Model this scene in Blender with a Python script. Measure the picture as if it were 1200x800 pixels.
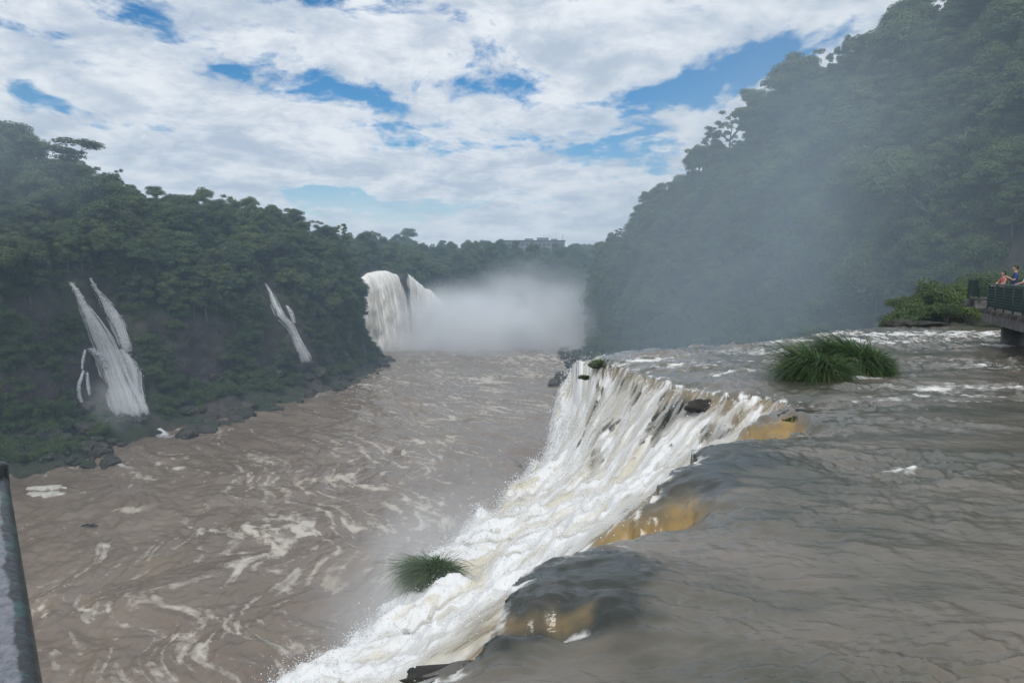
import bpy, bmesh, math, random
import numpy as np
from mathutils import Vector, Matrix, Euler
from mathutils.bvhtree import BVHTree
random.seed(7)
RNG = np.random.default_rng(11)
R = math.radians
for o in list(bpy.data.objects): bpy.data.objects.remove(o)
SC = bpy.context.scene
COL = SC.collection

# ------------------------------------------------------------------ camera
EYE = 3.0                      # metres above the upper river
FPX = 870.0                    # focal length in pixels of the 1200 wide photograph
PITCH = math.atan(82.0 / FPX)  # horizon at row 318
cam = bpy.data.cameras.new('camera'); CAM = bpy.data.objects.new('camera', cam); COL.objects.link(CAM)
cam.sensor_width = 36.0; cam.lens = FPX / 1200 * 36.0
cam.clip_start = 0.05; cam.clip_end = 9000
CAM.location = (0, 0, EYE); CAM.rotation_euler = (R(90) - PITCH, 0, 0)
SC.camera = CAM

# ------------------------------------------------------------------ render settings
SC.render.engine = 'CYCLES'
cy = SC.cycles
cy.use_denoising = True
cy.use_adaptive_sampling = True; cy.adaptive_threshold = 0.012
cy.max_bounces = 8; cy.diffuse_bounces = 2; cy.glossy_bounces = 2; cy.transmission_bounces = 2
cy.volume_bounces = 6; cy.transparent_max_bounces = 12
cy.volume_step_rate = 1.0; cy.volume_max_steps = 96
cy.sample_clamp_indirect = 4.0
SC.view_settings.view_transform = 'Standard'; SC.view_settings.look = 'None'
SC.view_settings.exposure = 0.0; SC.view_settings.gamma = 1.0
try: SC.view_settings.use_curve_mapping = False
except Exception: pass

# ------------------------------------------------------------------ node helpers
class NT:
    def __init__(s, tree): s.t = tree; s.n = tree.nodes; s.l = tree.links
    def add(s, kind, **kw):
        n = s.n.new(kind)
        for k, v in kw.items(): setattr(n, k, v)
        return n
    def link(s, a, b): s.l.new(a, b)
    def put(s, sock, v):
        if isinstance(v, bpy.types.NodeSocket): s.l.new(v, sock)
        elif v is not None: sock.default_value = v
    def math(s, op, a, b=None, c=None, clamp=False):
        n = s.add('ShaderNodeMath', operation=op, use_clamp=clamp)
        s.put(n.inputs[0], a); s.put(n.inputs[1], b)
        if c is not None: s.put(n.inputs[2], c)
        return n.outputs[0]
    def vmath(s, op, a, b=None):
        n = s.add('ShaderNodeVectorMath', operation=op)
        s.put(n.inputs[0], a)
        if b is not None: s.put(n.inputs[3 if op == 'SCALE' else 1], b)
        return n.outputs['Value' if op in ('LENGTH', 'DOT_PRODUCT') else 'Vector']
    def mix(s, f, a, b):
        n = s.add('ShaderNodeMix', data_type='RGBA')
        s.put(n.inputs[0], f); s.put(n.inputs[6], a); s.put(n.inputs[7], b)
        return n.outputs[2]
    def ramp(s, f, lo, hi, a=0.0, b=1.0, smooth=True):
        n = s.add('ShaderNodeMapRange', interpolation_type='SMOOTHSTEP' if smooth else 'LINEAR')
        s.put(n.inputs[0], f); s.put(n.inputs[1], lo); s.put(n.inputs[2], hi); s.put(n.inputs[3], a); s.put(n.inputs[4], b)
        return n.outputs[0]
    def noise(s, vec, scale, detail=5, rough=0.55, dist=0.0):
        n = s.add('ShaderNodeTexNoise'); s.put(n.inputs['Vector'], vec)
        n.inputs['Scale'].default_value = scale; n.inputs['Detail'].default_value = detail
        n.inputs['Roughness'].default_value = rough; n.inputs['Distortion'].default_value = dist
        return n.outputs['Fac']
    def mapping(s, vec, loc=(0, 0, 0), rot=(0, 0, 0), scale=(1, 1, 1), kind='POINT'):
        n = s.add('ShaderNodeMapping', vector_type=kind); s.put(n.inputs[0], vec)
        n.inputs['Location'].default_value = loc; n.inputs['Rotation'].default_value = rot; n.inputs['Scale'].default_value = scale
        return n.outputs[0]
    def attr(s, name):
        n = s.add('ShaderNodeAttribute', attribute_name=name); return n.outputs['Fac']
    def bump(s, h, dist, strength=1.0, normal=None):
        n = s.add('ShaderNodeBump'); n.inputs['Strength'].default_value = strength; n.inputs['Distance'].default_value = dist
        s.put(n.inputs['Height'], h)
        if normal is not None: s.put(n.inputs['Normal'], normal)
        return n.outputs[0]

def material(name):
    m = bpy.data.materials.new(name); m.use_nodes = True
    t = NT(m.node_tree); t.n.clear()
    out = t.add('ShaderNodeOutputMaterial')
    return m, t, out
def principled(t, base, rough=0.7, normal=None, spec=0.5):
    p = t.add('ShaderNodeBsdfPrincipled')
    t.put(p.inputs['Base Color'], base); t.put(p.inputs['Roughness'], rough); t.put(p.inputs['Specular IOR Level'], spec)
    if normal is not None: t.put(p.inputs['Normal'], normal)
    return p

# ------------------------------------------------------------------ world: Nishita blue behind a broken layer of cloud
SUN_ELEV, SUN_AZ = R(54), R(190)           # azimuth from +Y towards +X: the sun stands high behind the viewer
world = bpy.data.worlds.new('World'); SC.world = world; world.use_nodes = True
w = NT(world.node_tree); w.n.clear()
sky = w.add('ShaderNodeTexSky', sky_type='NISHITA', sun_disc=False)
sky.sun_elevation = SUN_ELEV; sky.sun_rotation = SUN_AZ; sky.air_density = 1.0; sky.dust_density = 0.3; sky.ozone_density = 2.0
tc = w.add('ShaderNodeTexCoord')
sep = w.add('ShaderNodeSeparateXYZ'); w.link(tc.outputs['Generated'], sep.inputs[0])
zz = w.math('MAXIMUM', sep.outputs[2], 0.0)
den = w.math('ADD', zz, 0.22)
px_ = w.math('DIVIDE', sep.outputs[0], den); py_ = w.math('DIVIDE', sep.outputs[1], den)
comb = w.add('ShaderNodeCombineXYZ'); w.put(comb.inputs[0], px_); w.put(comb.inputs[1], py_)
P = comb.outputs[0]
def sky_point(px, py):
    d = ray(px, py); d = d / np.linalg.norm(d)
    return d[0] / (max(d[2], 0) + 0.22), d[1] / (max(d[2], 0) + 0.22)
def ray(px, py):
    cx = (px - 600) / FPX; cyy = (400 - py) / FPX
    return np.array([cx, math.cos(PITCH) + cyy * math.sin(PITCH), -math.sin(PITCH) + cyy * math.cos(PITCH)])
warp = w.add('ShaderNodeTexNoise'); w.link(P, warp.inputs['Vector']); warp.inputs['Scale'].default_value = 1.6; warp.inputs['Detail'].default_value = 4
wv = w.vmath('SCALE', w.vmath('SUBTRACT', warp.outputs['Color'], (0.5, 0.5, 0.5)), 0.28)
PW = w.vmath('ADD', P, wv)
n1 = w.noise(w.mapping(PW, scale=(1.0, 0.9, 1)), 1.5, 9, 0.60)
n2 = w.noise(w.mapping(PW, loc=(3.1, 7.7, 0), scale=(1, 0.85, 1)), 5.2, 8, 0.64)
n4 = w.noise(w.mapping(PW, loc=(1.7, 4.4, 0), scale=(1, 0.9, 1)), 14.0, 6, 0.6)
cover = w.math('ADD', w.math('ADD', w.math('MULTIPLY', n1, 0.85), w.math('MULTIPLY', n2, 0.62)), w.math('SUBTRACT', w.math('MULTIPLY', n4, 0.30), 0.385))
# gaps torn in the cloud layer, each an ellipse lying in the layer
GAPS = [((170, -20), (225, 60), .20, .32), ((225, 70), (330, 95), .16, .30), ((330, 98), (470, 128), .13, .34), ((545, 103), (615, 98), .16, .25), ((690, 112), (880, 92), .20, .33),
        ((850, 92), (960, 60), .18, .36), ((85, 130), (100, 140), .10, .16), ((165, 150), (195, 152), .18, .24), ((60, 45), (130, 38), .10, .16), ((110, 80), (140, 100), .10, .15),
        ((380, 237), (480, 239), .35, .25), ((660, 165), (735, 160), .35, .22), ((740, 178), (700, 172), .3, .2), ((540, 160), (560, 160), .3, .2), ((300, 5), (420, 15), .12, .18), ((430, 20), (520, 30), .12, .14), ((250, 30), (330, 35), .12, .2)]
gsum = None
GP = w.vmath('ADD', P, w.vmath('SCALE', w.vmath('SUBTRACT', warp.outputs['Color'], (0.5, 0.5, 0.5)), 0.42))
for (a, b, wid, amt) in GAPS:
    A = np.array(sky_point(*a)); B = np.array(sky_point(*b)); c = (A + B) / 2; v = B - A; L = np.linalg.norm(v)
    mp = w.mapping(GP, loc=(c[0], c[1], 0), rot=(0, 0, math.atan2(v[1], v[0])), scale=(L * 0.5 + wid * 1.5, wid * 1.15, 1), kind='TEXTURE')
    g = w.add('ShaderNodeTexGradient', gradient_type='QUADRATIC_SPHERE'); w.link(mp, g.inputs[0])
    m_ = w.math('MULTIPLY', w.math('POWER', g.outputs['Fac'], 0.6), amt)
    gsum = m_ if gsum is None else w.math('MAXIMUM', gsum, m_)
dens = w.math('SUBTRACT', cover, gsum)
alpha = w.ramp(dens, 0.25, 0.41)
veil = w.ramp(zz, 0.02, 0.13, 1.0, 0.0)                       # thin veil of haze low over the horizon
alpha = w.math('MAXIMUM', alpha, w.math('MULTIPLY', veil, 0.85))
# shading of the cloud itself: thick parts greyer, thin torn edges white
n3 = w.noise(w.mapping(PW, loc=(9.3, 1.2, 0), scale=(1, 1.0, 1)), 4.2, 9, 0.66)
shade = w.ramp(w.math('ADD', w.math('MULTIPLY', n3, 0.75), w.math('MULTIPLY', cover, 0.25)), 0.38, 0.64)
ccol = w.mix(shade, (0.90, 0.93, 0.97, 1), (0.50, 0.585, 0.70, 1))
ccol = w.mix(w.math('MULTIPLY', veil, 0.45), ccol, (0.66, 0.74, 0.82, 1))
hs = w.add('ShaderNodeHueSaturation'); hs.inputs['Saturation'].default_value = 1.55; hs.inputs['Value'].default_value = 1.0; w.link(sky.outputs[0], hs.inputs['Color'])
skym = w.vmath('SCALE', hs.outputs[0], 0.105)
final = w.mix(alpha, skym, ccol)
low = w.ramp(sep.outputs[2], -0.10, -0.005)
final = w.mix(low, (0.10, 0.11, 0.10, 1), final)
bg = w.add('ShaderNodeBackground'); w.link(final, bg.inputs['Color']); bg.inputs['Strength'].default_value = 1.0
wo = w.add('ShaderNodeOutputWorld'); w.link(bg.outputs[0], wo.inputs[0])

sl = bpy.data.lights.new('sun', 'SUN'); sl.energy = 2.0; sl.angle = R(20); sl.color = (1.0, 0.96, 0.90)
so = bpy.data.objects.new('sun', sl); COL.objects.link(so)
sdir = Vector((math.sin(SUN_AZ) * math.cos(SUN_ELEV), math.cos(SUN_AZ) * math.cos(SUN_ELEV), math.sin(SUN_ELEV)))
so.rotation_euler = sdir.to_track_quat('Z', 'Y').to_euler(); so.location = (0, 0, 200)

# ------------------------------------------------------------------ numeric helpers
def at_z(px, py, z):
    d = ray(px, py); t = (z - EYE) / d[2]; return np.array([d[0] * t, d[1] * t, z])
def at_y(px, py, Y):
    d = ray(px, py); t = Y / d[1]; return np.array([d[0] * t, Y, EYE + d[2] * t])
def project(p):
    p = np.asarray(p, float); q = p - np.array([0, 0, EYE])
    f = q[..., 1] * math.cos(PITCH) - q[..., 2] * math.sin(PITCH); u = q[..., 1] * math.sin(PITCH) + q[..., 2] * math.cos(PITCH)
    f = np.where(f < 1e-3, 1e-3, f)
    return 600 + FPX * q[..., 0] / f, 400 - FPX * u / f, f
_perm = np.random.default_rng(5).permutation(256); _perm = np.concatenate([_perm] * 3)
_g3 = np.random.default_rng(6).normal(size=(256, 3)); _g3 /= np.linalg.norm(_g3, axis=1)[:, None]
def perlin(x, y, z=0.0):
    x = np.asarray(x, float); y = np.asarray(y, float); z = np.broadcast_to(np.asarray(z, float), x.shape)
    xi = np.floor(x).astype(int); yi = np.floor(y).astype(int); zi = np.floor(z).astype(int)
    xf = x - xi; yf = y - yi; zf = z - zi
    u = xf * xf * xf * (xf * (xf * 6 - 15) + 10); v = yf * yf * yf * (yf * (yf * 6 - 15) + 10); t = zf * zf * zf * (zf * (zf * 6 - 15) + 10)
    def g(i, j, k):
        h = _perm[_perm[_perm[(xi + i) & 255] + ((yi + j) & 255)] + ((zi + k) & 255)]
        gr = _g3[h]; return gr[..., 0] * (xf - i) + gr[..., 1] * (yf - j) + gr[..., 2] * (zf - k)
    l = lambda a, b, f: a + (b - a) * f
    return l(l(l(g(0, 0, 0), g(1, 0, 0), u), l(g(0, 1, 0), g(1, 1, 0), u), v), l(l(g(0, 0, 1), g(1, 0, 1), u), l(g(0, 1, 1), g(1, 1, 1), u), v), t) * 1.5
def fbm(x, y, z=0.0, o=4, gain=0.5):
    s = 0; a = 1.0; f = 1.0
    for i in range(o):
        s = s + a * perlin(x * f + 17.3 * i, y * f - 9.1 * i, np.asarray(z) * f + 3.7 * i); a *= gain; f *= 2.03
    return s
def ridged(x, y, z=0.0, o=4, gain=0.5):
    s = 0; a = 1.0; f = 1.0; tot = 0
    for i in range(o):
        s = s + a * (1 - np.abs(perlin(x * f + 7.3 * i, y * f - 5.1 * i, np.asarray(z) * f + 1.7 * i)) * 1.6); tot += a; a *= gain; f *= 2.1
    return s / tot
def sstep(a, b, x):
    t = np.clip((x - a) / (b - a), 0, 1); return t * t * (3 - 2 * t)
def seg_dist(P, poly):
    """distance to an open polyline, arc length of the nearest point"""
    x = P[:, 0]; y = P[:, 1]; best = np.full(len(x), 1e9); arc = np.zeros(len(x)); acc = 0.0
    for (a, b) in zip(poly[:-1], poly[1:]):
        d = b - a; L = math.hypot(*d)
        t = np.clip(((x - a[0]) * d[0] + (y - a[1]) * d[1]) / (L * L), 0, 1)
        q = np.hypot(x - a[0] - t * d[0], y - a[1] - t * d[1]); m = q < best
        best[m] = q[m]; arc[m] = acc + t[m] * L; acc += L
    return best, arc
def in_poly(P, poly):
    x = P[:, 0]; y = P[:, 1]; ins = np.zeros(len(x), bool); n = len(poly)
    for i in range(n):
        a = poly[i]; b = poly[(i + 1) % n]
        if a[1] == b[1]: continue
        c = ((a[1] > y) != (b[1] > y)) & (x < (b[0] - a[0]) * (y - a[1]) / (b[1] - a[1]) + a[0]); ins ^= c
    return ins
def refine(poly, step):
    out = []
    for a, b in zip(poly[:-1], poly[1:]):
        n = max(1, int(math.hypot(*(b - a)) / step)); out += [a + (b - a) * i / n for i in range(n)]
    return np.array(out + [poly[-1]])

# ------------------------------------------------------------------ object helpers
def link_mesh(name, me, mat=None, parent=None, smooth=True):
    if mat is not None and not me.materials: me.materials.append(mat)
    if smooth and len(me.polygons): me.polygons.foreach_set('use_smooth', np.ones(len(me.polygons), bool))
    o = bpy.data.objects.new(name, me); COL.objects.link(o)
    if parent is not None: o.parent = parent
    return o
def np_mesh(name, V, F, attrs=None):
    me = bpy.data.meshes.new(name); V = np.asarray(V, np.float32); F = np.asarray(F, np.int32); k = F.shape[1]
    me.vertices.add(len(V)); me.vertices.foreach_set('co', V.ravel())
    me.loops.add(F.size); me.loops.foreach_set('vertex_index', F.ravel())
    me.polygons.add(len(F)); me.polygons.foreach_set('loop_start', np.arange(0, F.size, k, dtype=np.int32))
    me.update(calc_edges=True)
    for n, a in (attrs or {}).items():
        at = me.attributes.new(n, 'FLOAT', 'POINT'); at.data.foreach_set('value', np.asarray(a, np.float32))
    me.validate(); return me
def grid_faces(nu, nv, wrap=False):
    i = np.arange(nu if wrap else nu - 1)[:, None]; j = np.arange(nv - 1)[None, :]; i2 = (i + 1) % nu
    return np.stack([i * nv + j, i2 * nv + j, i2 * nv + j + 1, i * nv + j + 1], -1).reshape(-1, 4)
def compact(V, F, attrs):
    used = np.zeros(len(V), bool); used[F.ravel()] = True; idx = np.cumsum(used) - 1
    return V[used], idx[F], {k: a[used] for k, a in attrs.items()}
def tag(o, label=None, cat=None, group=None, kind=None):
    if label: o['label'] = label
    if cat: o['category'] = cat
    if group: o['group'] = group
    if kind: o['kind'] = kind
    return o
def empty(name, loc=(0, 0, 0)):
    o = bpy.data.objects.new(name, None); COL.objects.link(o); o.location = loc; o.empty_display_size = 0.2; return o
def tube(bm, pts, radii, seg=8, cap=True):
    pts = [Vector(p) for p in pts]; rings = []
    up0 = None
    for i, p in enumerate(pts):
        d = (pts[min(i + 1, len(pts) - 1)] - pts[max(i - 1, 0)]).normalized()
        if up0 is None: up0 = Vector((0, 0, 1)) if abs(d.z) < 0.9 else Vector((1, 0, 0))
        s = d.cross(up0).normalized(); u = s.cross(d).normalized(); up0 = u
        r = radii[i] if hasattr(radii, '__len__') else radii
        rings.append([bm.verts.new(p + (s * math.cos(2 * math.pi * k / seg) + u * math.sin(2 * math.pi * k / seg)) * r) for k in range(seg)])
    for a, b in zip(rings[:-1], rings[1:]):
        for k in range(seg): bm.faces.new((a[k], a[(k + 1) % seg], b[(k + 1) % seg], b[k]))
    if cap: bm.faces.new(rings[0][::-1]); bm.faces.new(rings[-1])
def bbox(bm, c, s, rot=None, bevel=0.0):
    r = bmesh.ops.create_cube(bm, size=1.0); vs = r['verts']
    M = Matrix.Translation(Vector(c)) @ (rot or Matrix.Identity(4)) @ Matrix.Diagonal((*s, 1))
    bmesh.ops.transform(bm, matrix=M, verts=vs)
    if bevel > 0:
        es = list({e for v in vs for e in v.link_edges}); bmesh.ops.bevel(bm, geom=es, offset=bevel, segments=2, affect='EDGES', profile=0.5)
def bm_obj(name, bm, mat, parent=None, smooth=False):
    bmesh.ops.recalc_face_normals(bm, faces=bm.faces)
    me = bpy.data.meshes.new(name); bm.to_mesh(me); bm.free(); return link_mesh(name, me, mat, parent, smooth)

# ================================================================== materials
def water_material(name, deep, foamcol, amber, s_fine, rough, bumpd, streak=None, soft=(0.25, 0.80), spec=0.5):
    m, t, out = material(name)
    geo = t.add('ShaderNodeNewGeometry'); pos = geo.outputs['Position']
    foam = t.attr('foam'); amb = t.attr('amber'); rock = t.attr('rock')
    v = pos if streak is None else t.mapping(pos, rot=streak[0], scale=streak[1], kind='TEXTURE')
    nf = t.noise(v, s_fine, 6, 0.65); nl = t.math('ADD', t.math('MULTIPLY', t.noise(v, s_fine * 0.13, 4, 0.6), .55), t.math('MULTIPLY', t.noise(v, s_fine * .03, 3, .5), .45))
    f = t.math('ADD', foam, t.math('MULTIPLY', t.math('SUBTRACT', nf, 0.5), 1.5))
    f = t.math('MULTIPLY', t.ramp(f, soft[0], soft[1]), t.ramp(foam, 0.02, 0.30))
    base = t.mix(t.ramp(nl, 0.38, 0.62), deep[0], deep[1])
    base = t.mix(t.math('MULTIPLY', amb, t.ramp(nf, .28, .62, .45, 1.0)), base, amber)
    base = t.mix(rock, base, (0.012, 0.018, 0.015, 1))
    cream = t.attr('cream'); ff = t.mix(t.math('MULTIPLY', t.ramp(t.math('ADD', t.noise(pos, s_fine * 0.10, 4, 0.6), t.math('MULTIPLY', t.math('SUBTRACT', cream, .5), .5)), 0.45, 0.75), 1.0), foamcol[0], foamcol[1])
    col = t.mix(f, base, ff)
    b1 = t.bump(t.noise(v, s_fine * 2.2, 5, 0.6), bumpd, 1.0)
    rg = t.math('ADD', t.math('MULTIPLY', f, 0.6), rough)
    p = principled(t, col, rg, b1, spec); p.inputs['IOR'].default_value = 1.33
    t.link(p.outputs[0], out.inputs[0]); return m
M_UP = water_material('upper river water', ((0.060, 0.062, 0.044, 1), (0.165, 0.140, 0.112, 1)), ((0.72, 0.72, 0.70, 1), (0.58, 0.53, 0.43, 1)), (0.30, 0.195, 0.06, 1), 5.0, 0.05, 0.014, streak=((0, 0, 0), (1.6, .9, 1)), spec=1.0)
M_WHITE = water_material('white falling water', ((0.20, 0.17, 0.12, 1), (0.26, 0.21, 0.14, 1)), ((0.72, 0.73, 0.735, 1), (0.58, 0.54, 0.44, 1)), (0.30, 0.195, 0.06, 1), 5.5, 0.25, 0.016, streak=((0, 0, R(21)), (4.0, .75, 2.6)))
M_GORGE = water_material('muddy gorge water', ((0.170, 0.132, 0.100, 1), (0.222, 0.178, 0.140, 1)), ((0.50, 0.46, 0.40, 1), (0.40, 0.34, 0.26, 1)), (0.28, 0.21, 0.13, 1), 0.55, 0.16, 0.12, soft=(0.10, 0.95))

def rock_material(name, c1, c2, green, sc, bumpd):
    m, t, out = material(name); geo = t.add('ShaderNodeNewGeometry'); pos = geo.outputs['Position']
    a = t.noise(pos, sc, 8, 0.65); b = t.noise(t.mapping(pos, scale=(1, 1, 0.35)), sc * 0.3, 6, 0.6)
    col = t.mix(t.ramp(a, 0.35, 0.7), c1, c2)
    sp = t.add('ShaderNodeSeparateXYZ'); t.link(geo.outputs['Normal'], sp.inputs[0])
    g = t.math('MULTIPLY', t.ramp(b, 0.42, 0.6), t.ramp(sp.outputs[2], -0.1, 0.6))
    col = t.mix(g, col, green)
    p = principled(t, col, t.ramp(b, 0.3, 0.7, 0.5, 0.9), t.bump(a, bumpd), 0.4); t.link(p.outputs[0], out.inputs[0]); return m
M_CLIFF = rock_material('basalt cliff', (0.030, 0.026, 0.024, 1), (0.075, 0.058, 0.048, 1), (0.030, 0.045, 0.018, 1), 0.25, 1.2)
M_BOULDER = rock_material('wet basalt boulder', (0.030, 0.028, 0.027, 1), (0.085, 0.074, 0.066, 1), (0.025, 0.038, 0.016, 1), 0.8, 0.3)
M_LEDGE = rock_material('wet ledge rock', (0.014, 0.013, 0.012, 1), (0.055, 0.046, 0.038, 1), (0.022, 0.024, 0.014, 1), 3.0, 0.08)

def leaf_material(name, c1, c2, c3, trans=0.3, rough=0.55):
    m, t, out = material(name)
    oi = t.add('ShaderNodeObjectInfo'); geo = t.add('ShaderNodeNewGeometry')
    col = t.mix(oi.outputs['Random'], c1, c2)
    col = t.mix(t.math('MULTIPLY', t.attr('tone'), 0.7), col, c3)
    p = principled(t, col, rough, None, 0.3)
    tr = t.add('ShaderNodeBsdfTranslucent'); t.put(tr.inputs[0], col)
    mx = t.add('ShaderNodeMixShader'); mx.inputs[0].default_value = trans
    t.link(p.outputs[0], mx.inputs[1]); t.link(tr.outputs[0], mx.inputs[2]); t.link(mx.outputs[0], out.inputs[0]); return m
M_LEAF = leaf_material('rainforest leaves', (0.026, 0.066, 0.034, 1), (0.100, 0.142, 0.046, 1), (0.155, 0.195, 0.065, 1))
M_SHRUB = leaf_material('shrub leaves', (0.042, 0.084, 0.030, 1), (0.078, 0.120, 0.040, 1), (0.130, 0.175, 0.055, 1))
M_BRIGHT = leaf_material('yellow green leaves', (0.075, 0.130, 0.030, 1), (0.100, 0.150, 0.035, 1), (0.150, 0.200, 0.050, 1))
M_GRASS = leaf_material('river grass', (0.030, 0.078, 0.020, 1), (0.044, 0.094, 0.024, 1), (0.135, 0.190, 0.055, 1), 0.25, 0.40)
def plain(name, c1, c2, sc, rough, bumpd=0.0, spec=0.4, metal=0.0):
    m, t, out = material(name); geo = t.add('ShaderNodeNewGeometry'); a = t.noise(geo.outputs['Position'], sc, 7, 0.65)
    p = principled(t, t.mix(t.ramp(a, 0.35, 0.65), c1, c2), rough, t.bump(a, bumpd) if bumpd else None, spec)
    p.inputs['Metallic'].default_value = metal
    t.link(p.outputs[0], out.inputs[0]); return m
M_STRAW = plain('dead grass', (0.16, 0.13, 0.06, 1), (0.26, 0.21, 0.11, 1), 4.0, 0.8)
M_BARK = plain('grey bark', (0.10, 0.085, 0.07, 1), (0.19, 0.17, 0.145, 1), 3.0, 0.9, 0.02)
M_SOIL = plain('forest floor', (0.022, 0.032, 0.014, 1), (0.040, 0.048, 0.022, 1), 0.15, 0.95)
M_CONC = plain('stained concrete', (0.075, 0.070, 0.066, 1), (0.165, 0.155, 0.145, 1), 2.5, 0.85, 0.01)
M_CONCD = plain('wet dark concrete', (0.035, 0.032, 0.030, 1), (0.085, 0.075, 0.068, 1), 3.0, 0.55, 0.01)
M_GREENP = plain('green painted steel', (0.018, 0.052, 0.047, 1), (0.034, 0.080, 0.070, 1), 6.0, 0.4, 0.002)
M_MESH = plain('dark green railing steel', (0.012, 0.028, 0.026, 1), (0.022, 0.045, 0.040, 1), 6.0, 0.5)
M_BUILD = plain('pale building wall', (0.17, 0.18, 0.20, 1), (0.23, 0.24, 0.25, 1), 0.1, 0.8)
M_BROOF = plain('grey building roof', (0.10, 0.10, 0.11, 1), (0.15, 0.15, 0.16, 1), 0.1, 0.8)
M_BWIN = plain('dark building window', (0.02, 0.025, 0.03, 1), (0.03, 0.035, 0.04, 1), 0.1, 0.2)
M_WOOD = plain('wet driftwood', (0.02, 0.016, 0.013, 1), (0.05, 0.04, 0.03, 1), 2.0, 0.7, 0.02)

# ================================================================== upper river and near cascade
LIPZ = -0.3
lip_px = [(498, 803), (535, 785), (560, 764), (578, 740), (592, 716), (614, 694), (642, 674), (672, 662), (705, 648), (722, 620), (750, 588), (790, 565), (815, 540), (850, 512), (893, 487), (930, 474),
          (905, 468), (850, 463), (800, 453), (765, 443), (725, 430), (697, 425)]
LIP = np.array([[-16, -9], [-10, -1.5], [-6, 1.6], [-3.2, 3.4], [-1.6, 4.6]] + [list(at_z(a, b, LIPZ)[:2]) for a, b in lip_px])
rim_px = [(712, 415), (745, 413), (800, 411), (860, 406), (900, 401), (945, 395), (1000, 388), (1035, 384)]
RIM = np.array([list(at_z(a, b, -0.30)[:2]) for a, b in rim_px])
BANK = np.array([[24.5, 44.5], [30, 45.5], [45, 43], [70, 36], [120, 20]])
UPPER = np.vstack([LIP, RIM, BANK, [[130, -80], [-16, -80]]])
EZ = -4.6
e_px = [(345, 806), (398, 772), (470, 702), (508, 655), (545, 624), (598, 582), (622, 556), (637, 538)]
EDGE_A = np.array([[-26, -2], [-19, 4], [-13.5, 7.2], [-9, 9.6], [-6.3, 11.4]] + [list(at_z(a, b, EZ)[:2]) for a, b in e_px])
tipn = RIM[0]
EDGE_B = np.array([[2.4, 31.0], [tipn[0] - 0.3, tipn[1] + 0.9]] + [[p[0] - 0.1, p[1] + 0.75] for p in RIM[1:]] + [[p[0], p[1] + 1.0] for p in BANK])
EDGE = np.vstack([EDGE_A, EDGE_B])
INNER = np.vstack([EDGE, [[140, -90], [-26, -90]]])
WALL_R = refine(np.vstack([LIP, RIM, BANK]), 0.5)
EDGE_R = refine(EDGE, 0.5)
LIP_LEN = float(np.sum(np.hypot(*np.diff(LIP, axis=0).T)))
EDGE_A_LEN = float(np.sum(np.hypot(*np.diff(EDGE_A, axis=0).T)))
CASC_LEN = LIP_LEN
amber_px = [((640, 757), 0.42, 0.30, LIPZ), ((752, 622), 0.75, 0.55, -0.5), ((778, 596), 0.55, 0.8, -0.3), ((884, 494), 0.85, 1.0, -0.3), ((905, 484), 0.6, 0.9, -0.2), ((862, 511), .5, .6, -.4)]
AMB = [(at_z(p[0], p[1], z), a, b) for p, a, b, z in amber_px]
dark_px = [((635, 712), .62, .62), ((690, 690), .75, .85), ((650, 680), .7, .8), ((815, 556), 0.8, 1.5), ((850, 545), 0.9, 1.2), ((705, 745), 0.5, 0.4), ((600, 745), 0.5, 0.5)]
DARK = [(at_z(p[0], p[1], -0.2), a, b) for p, a, b in dark_px]  # humps of water at the lip, tinted darker in the water colour
rapid_px = [((1090, 392), 9, 2.0, .75), ((1000, 400), 6, 2.0, .65), ((900, 412), 4, 1.6, .55), ((1130, 453), 3.2, .8, .65), ((980, 443), 1.6, .45, .8), ((1075, 551), .45, .14, 1.0), ((960, 441), 1.2, .3, .8),
            ((760, 418), 2.0, .8, .6), ((1190, 430), 2.5, 1.0, .5), ((1060, 420), 3.0, .8, .4), ((860, 435), 1.5, .5, .5), ((1165, 405), 1.2, .5, .8), ((1120, 465), 3.0, .6, .5), ((930, 425), 3.0, 1.2, .5), ((800, 425), 2.5, 1.0, .5), ((1150, 390), 5, 1.5, .7), ((1010, 437), 1.3, .4, .6), ((850, 455), 1.0, .3, .6)]
RAP = [(at_z(p[0], p[1], 0.0), a, b, c) for p, a, b, c in rapid_px]

CHAN = [(at_z(716, 757, -.1)[:2], at_z(570, 775, -.45)[:2], .22, .17, .55), (at_z(842, 596, -.1)[:2], at_z(712, 652, -.8)[:2], .85, .45, 1.0), (at_z(958, 496, -.1)[:2], at_z(850, 528, -.7)[:2], .95, .80, 1.0)]
def channels(P):
    """troughs where the river cuts through the lip: depth, amber water on the farther flank, foam along the bottom"""
    dz = np.zeros(len(P)); am = np.zeros(len(P)); fm = np.zeros(len(P))
    for a, b, dep, wd, ka in CHAN:
        d = b - a; L = math.hypot(*d); t = ((P[:, 0] - a[0]) * d[0] + (P[:, 1] - a[1]) * d[1]) / L; n = ((P[:, 0] - a[0]) * -d[1] + (P[:, 1] - a[1]) * d[0]) / L * (-1 if d[0] < 0 else 1)
        n = n + .25 * wd * fbm(P[:, 0] * 2.2, P[:, 1] * 2.2, 91.0, 2)
        along = sstep(-.15 * L, .65 * L, t) * (1 - sstep(1.1 * L, 1.6 * L, t)); prof = np.where(n > 0, np.exp(-(n / (wd * 1.25)) ** 2), np.exp(-(n / (wd * 1.0)) ** 2))
        dz = np.maximum(dz, dep * along * prof)
        am = np.maximum(am, ka * sstep(.05, .5, along) * np.exp(-((n - wd * .75) / (wd * .75)) ** 2)); fm = np.maximum(fm, sstep(.18, .55, along) * np.exp(-((n + wd * .22) / (wd * .34)) ** 2))
    return dz, sstep(.08, .95, am + .12 * fbm(P[:, 0] * 2.6, P[:, 1] * 2.6, 151.0, 3) * (am > .03)), fm
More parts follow.
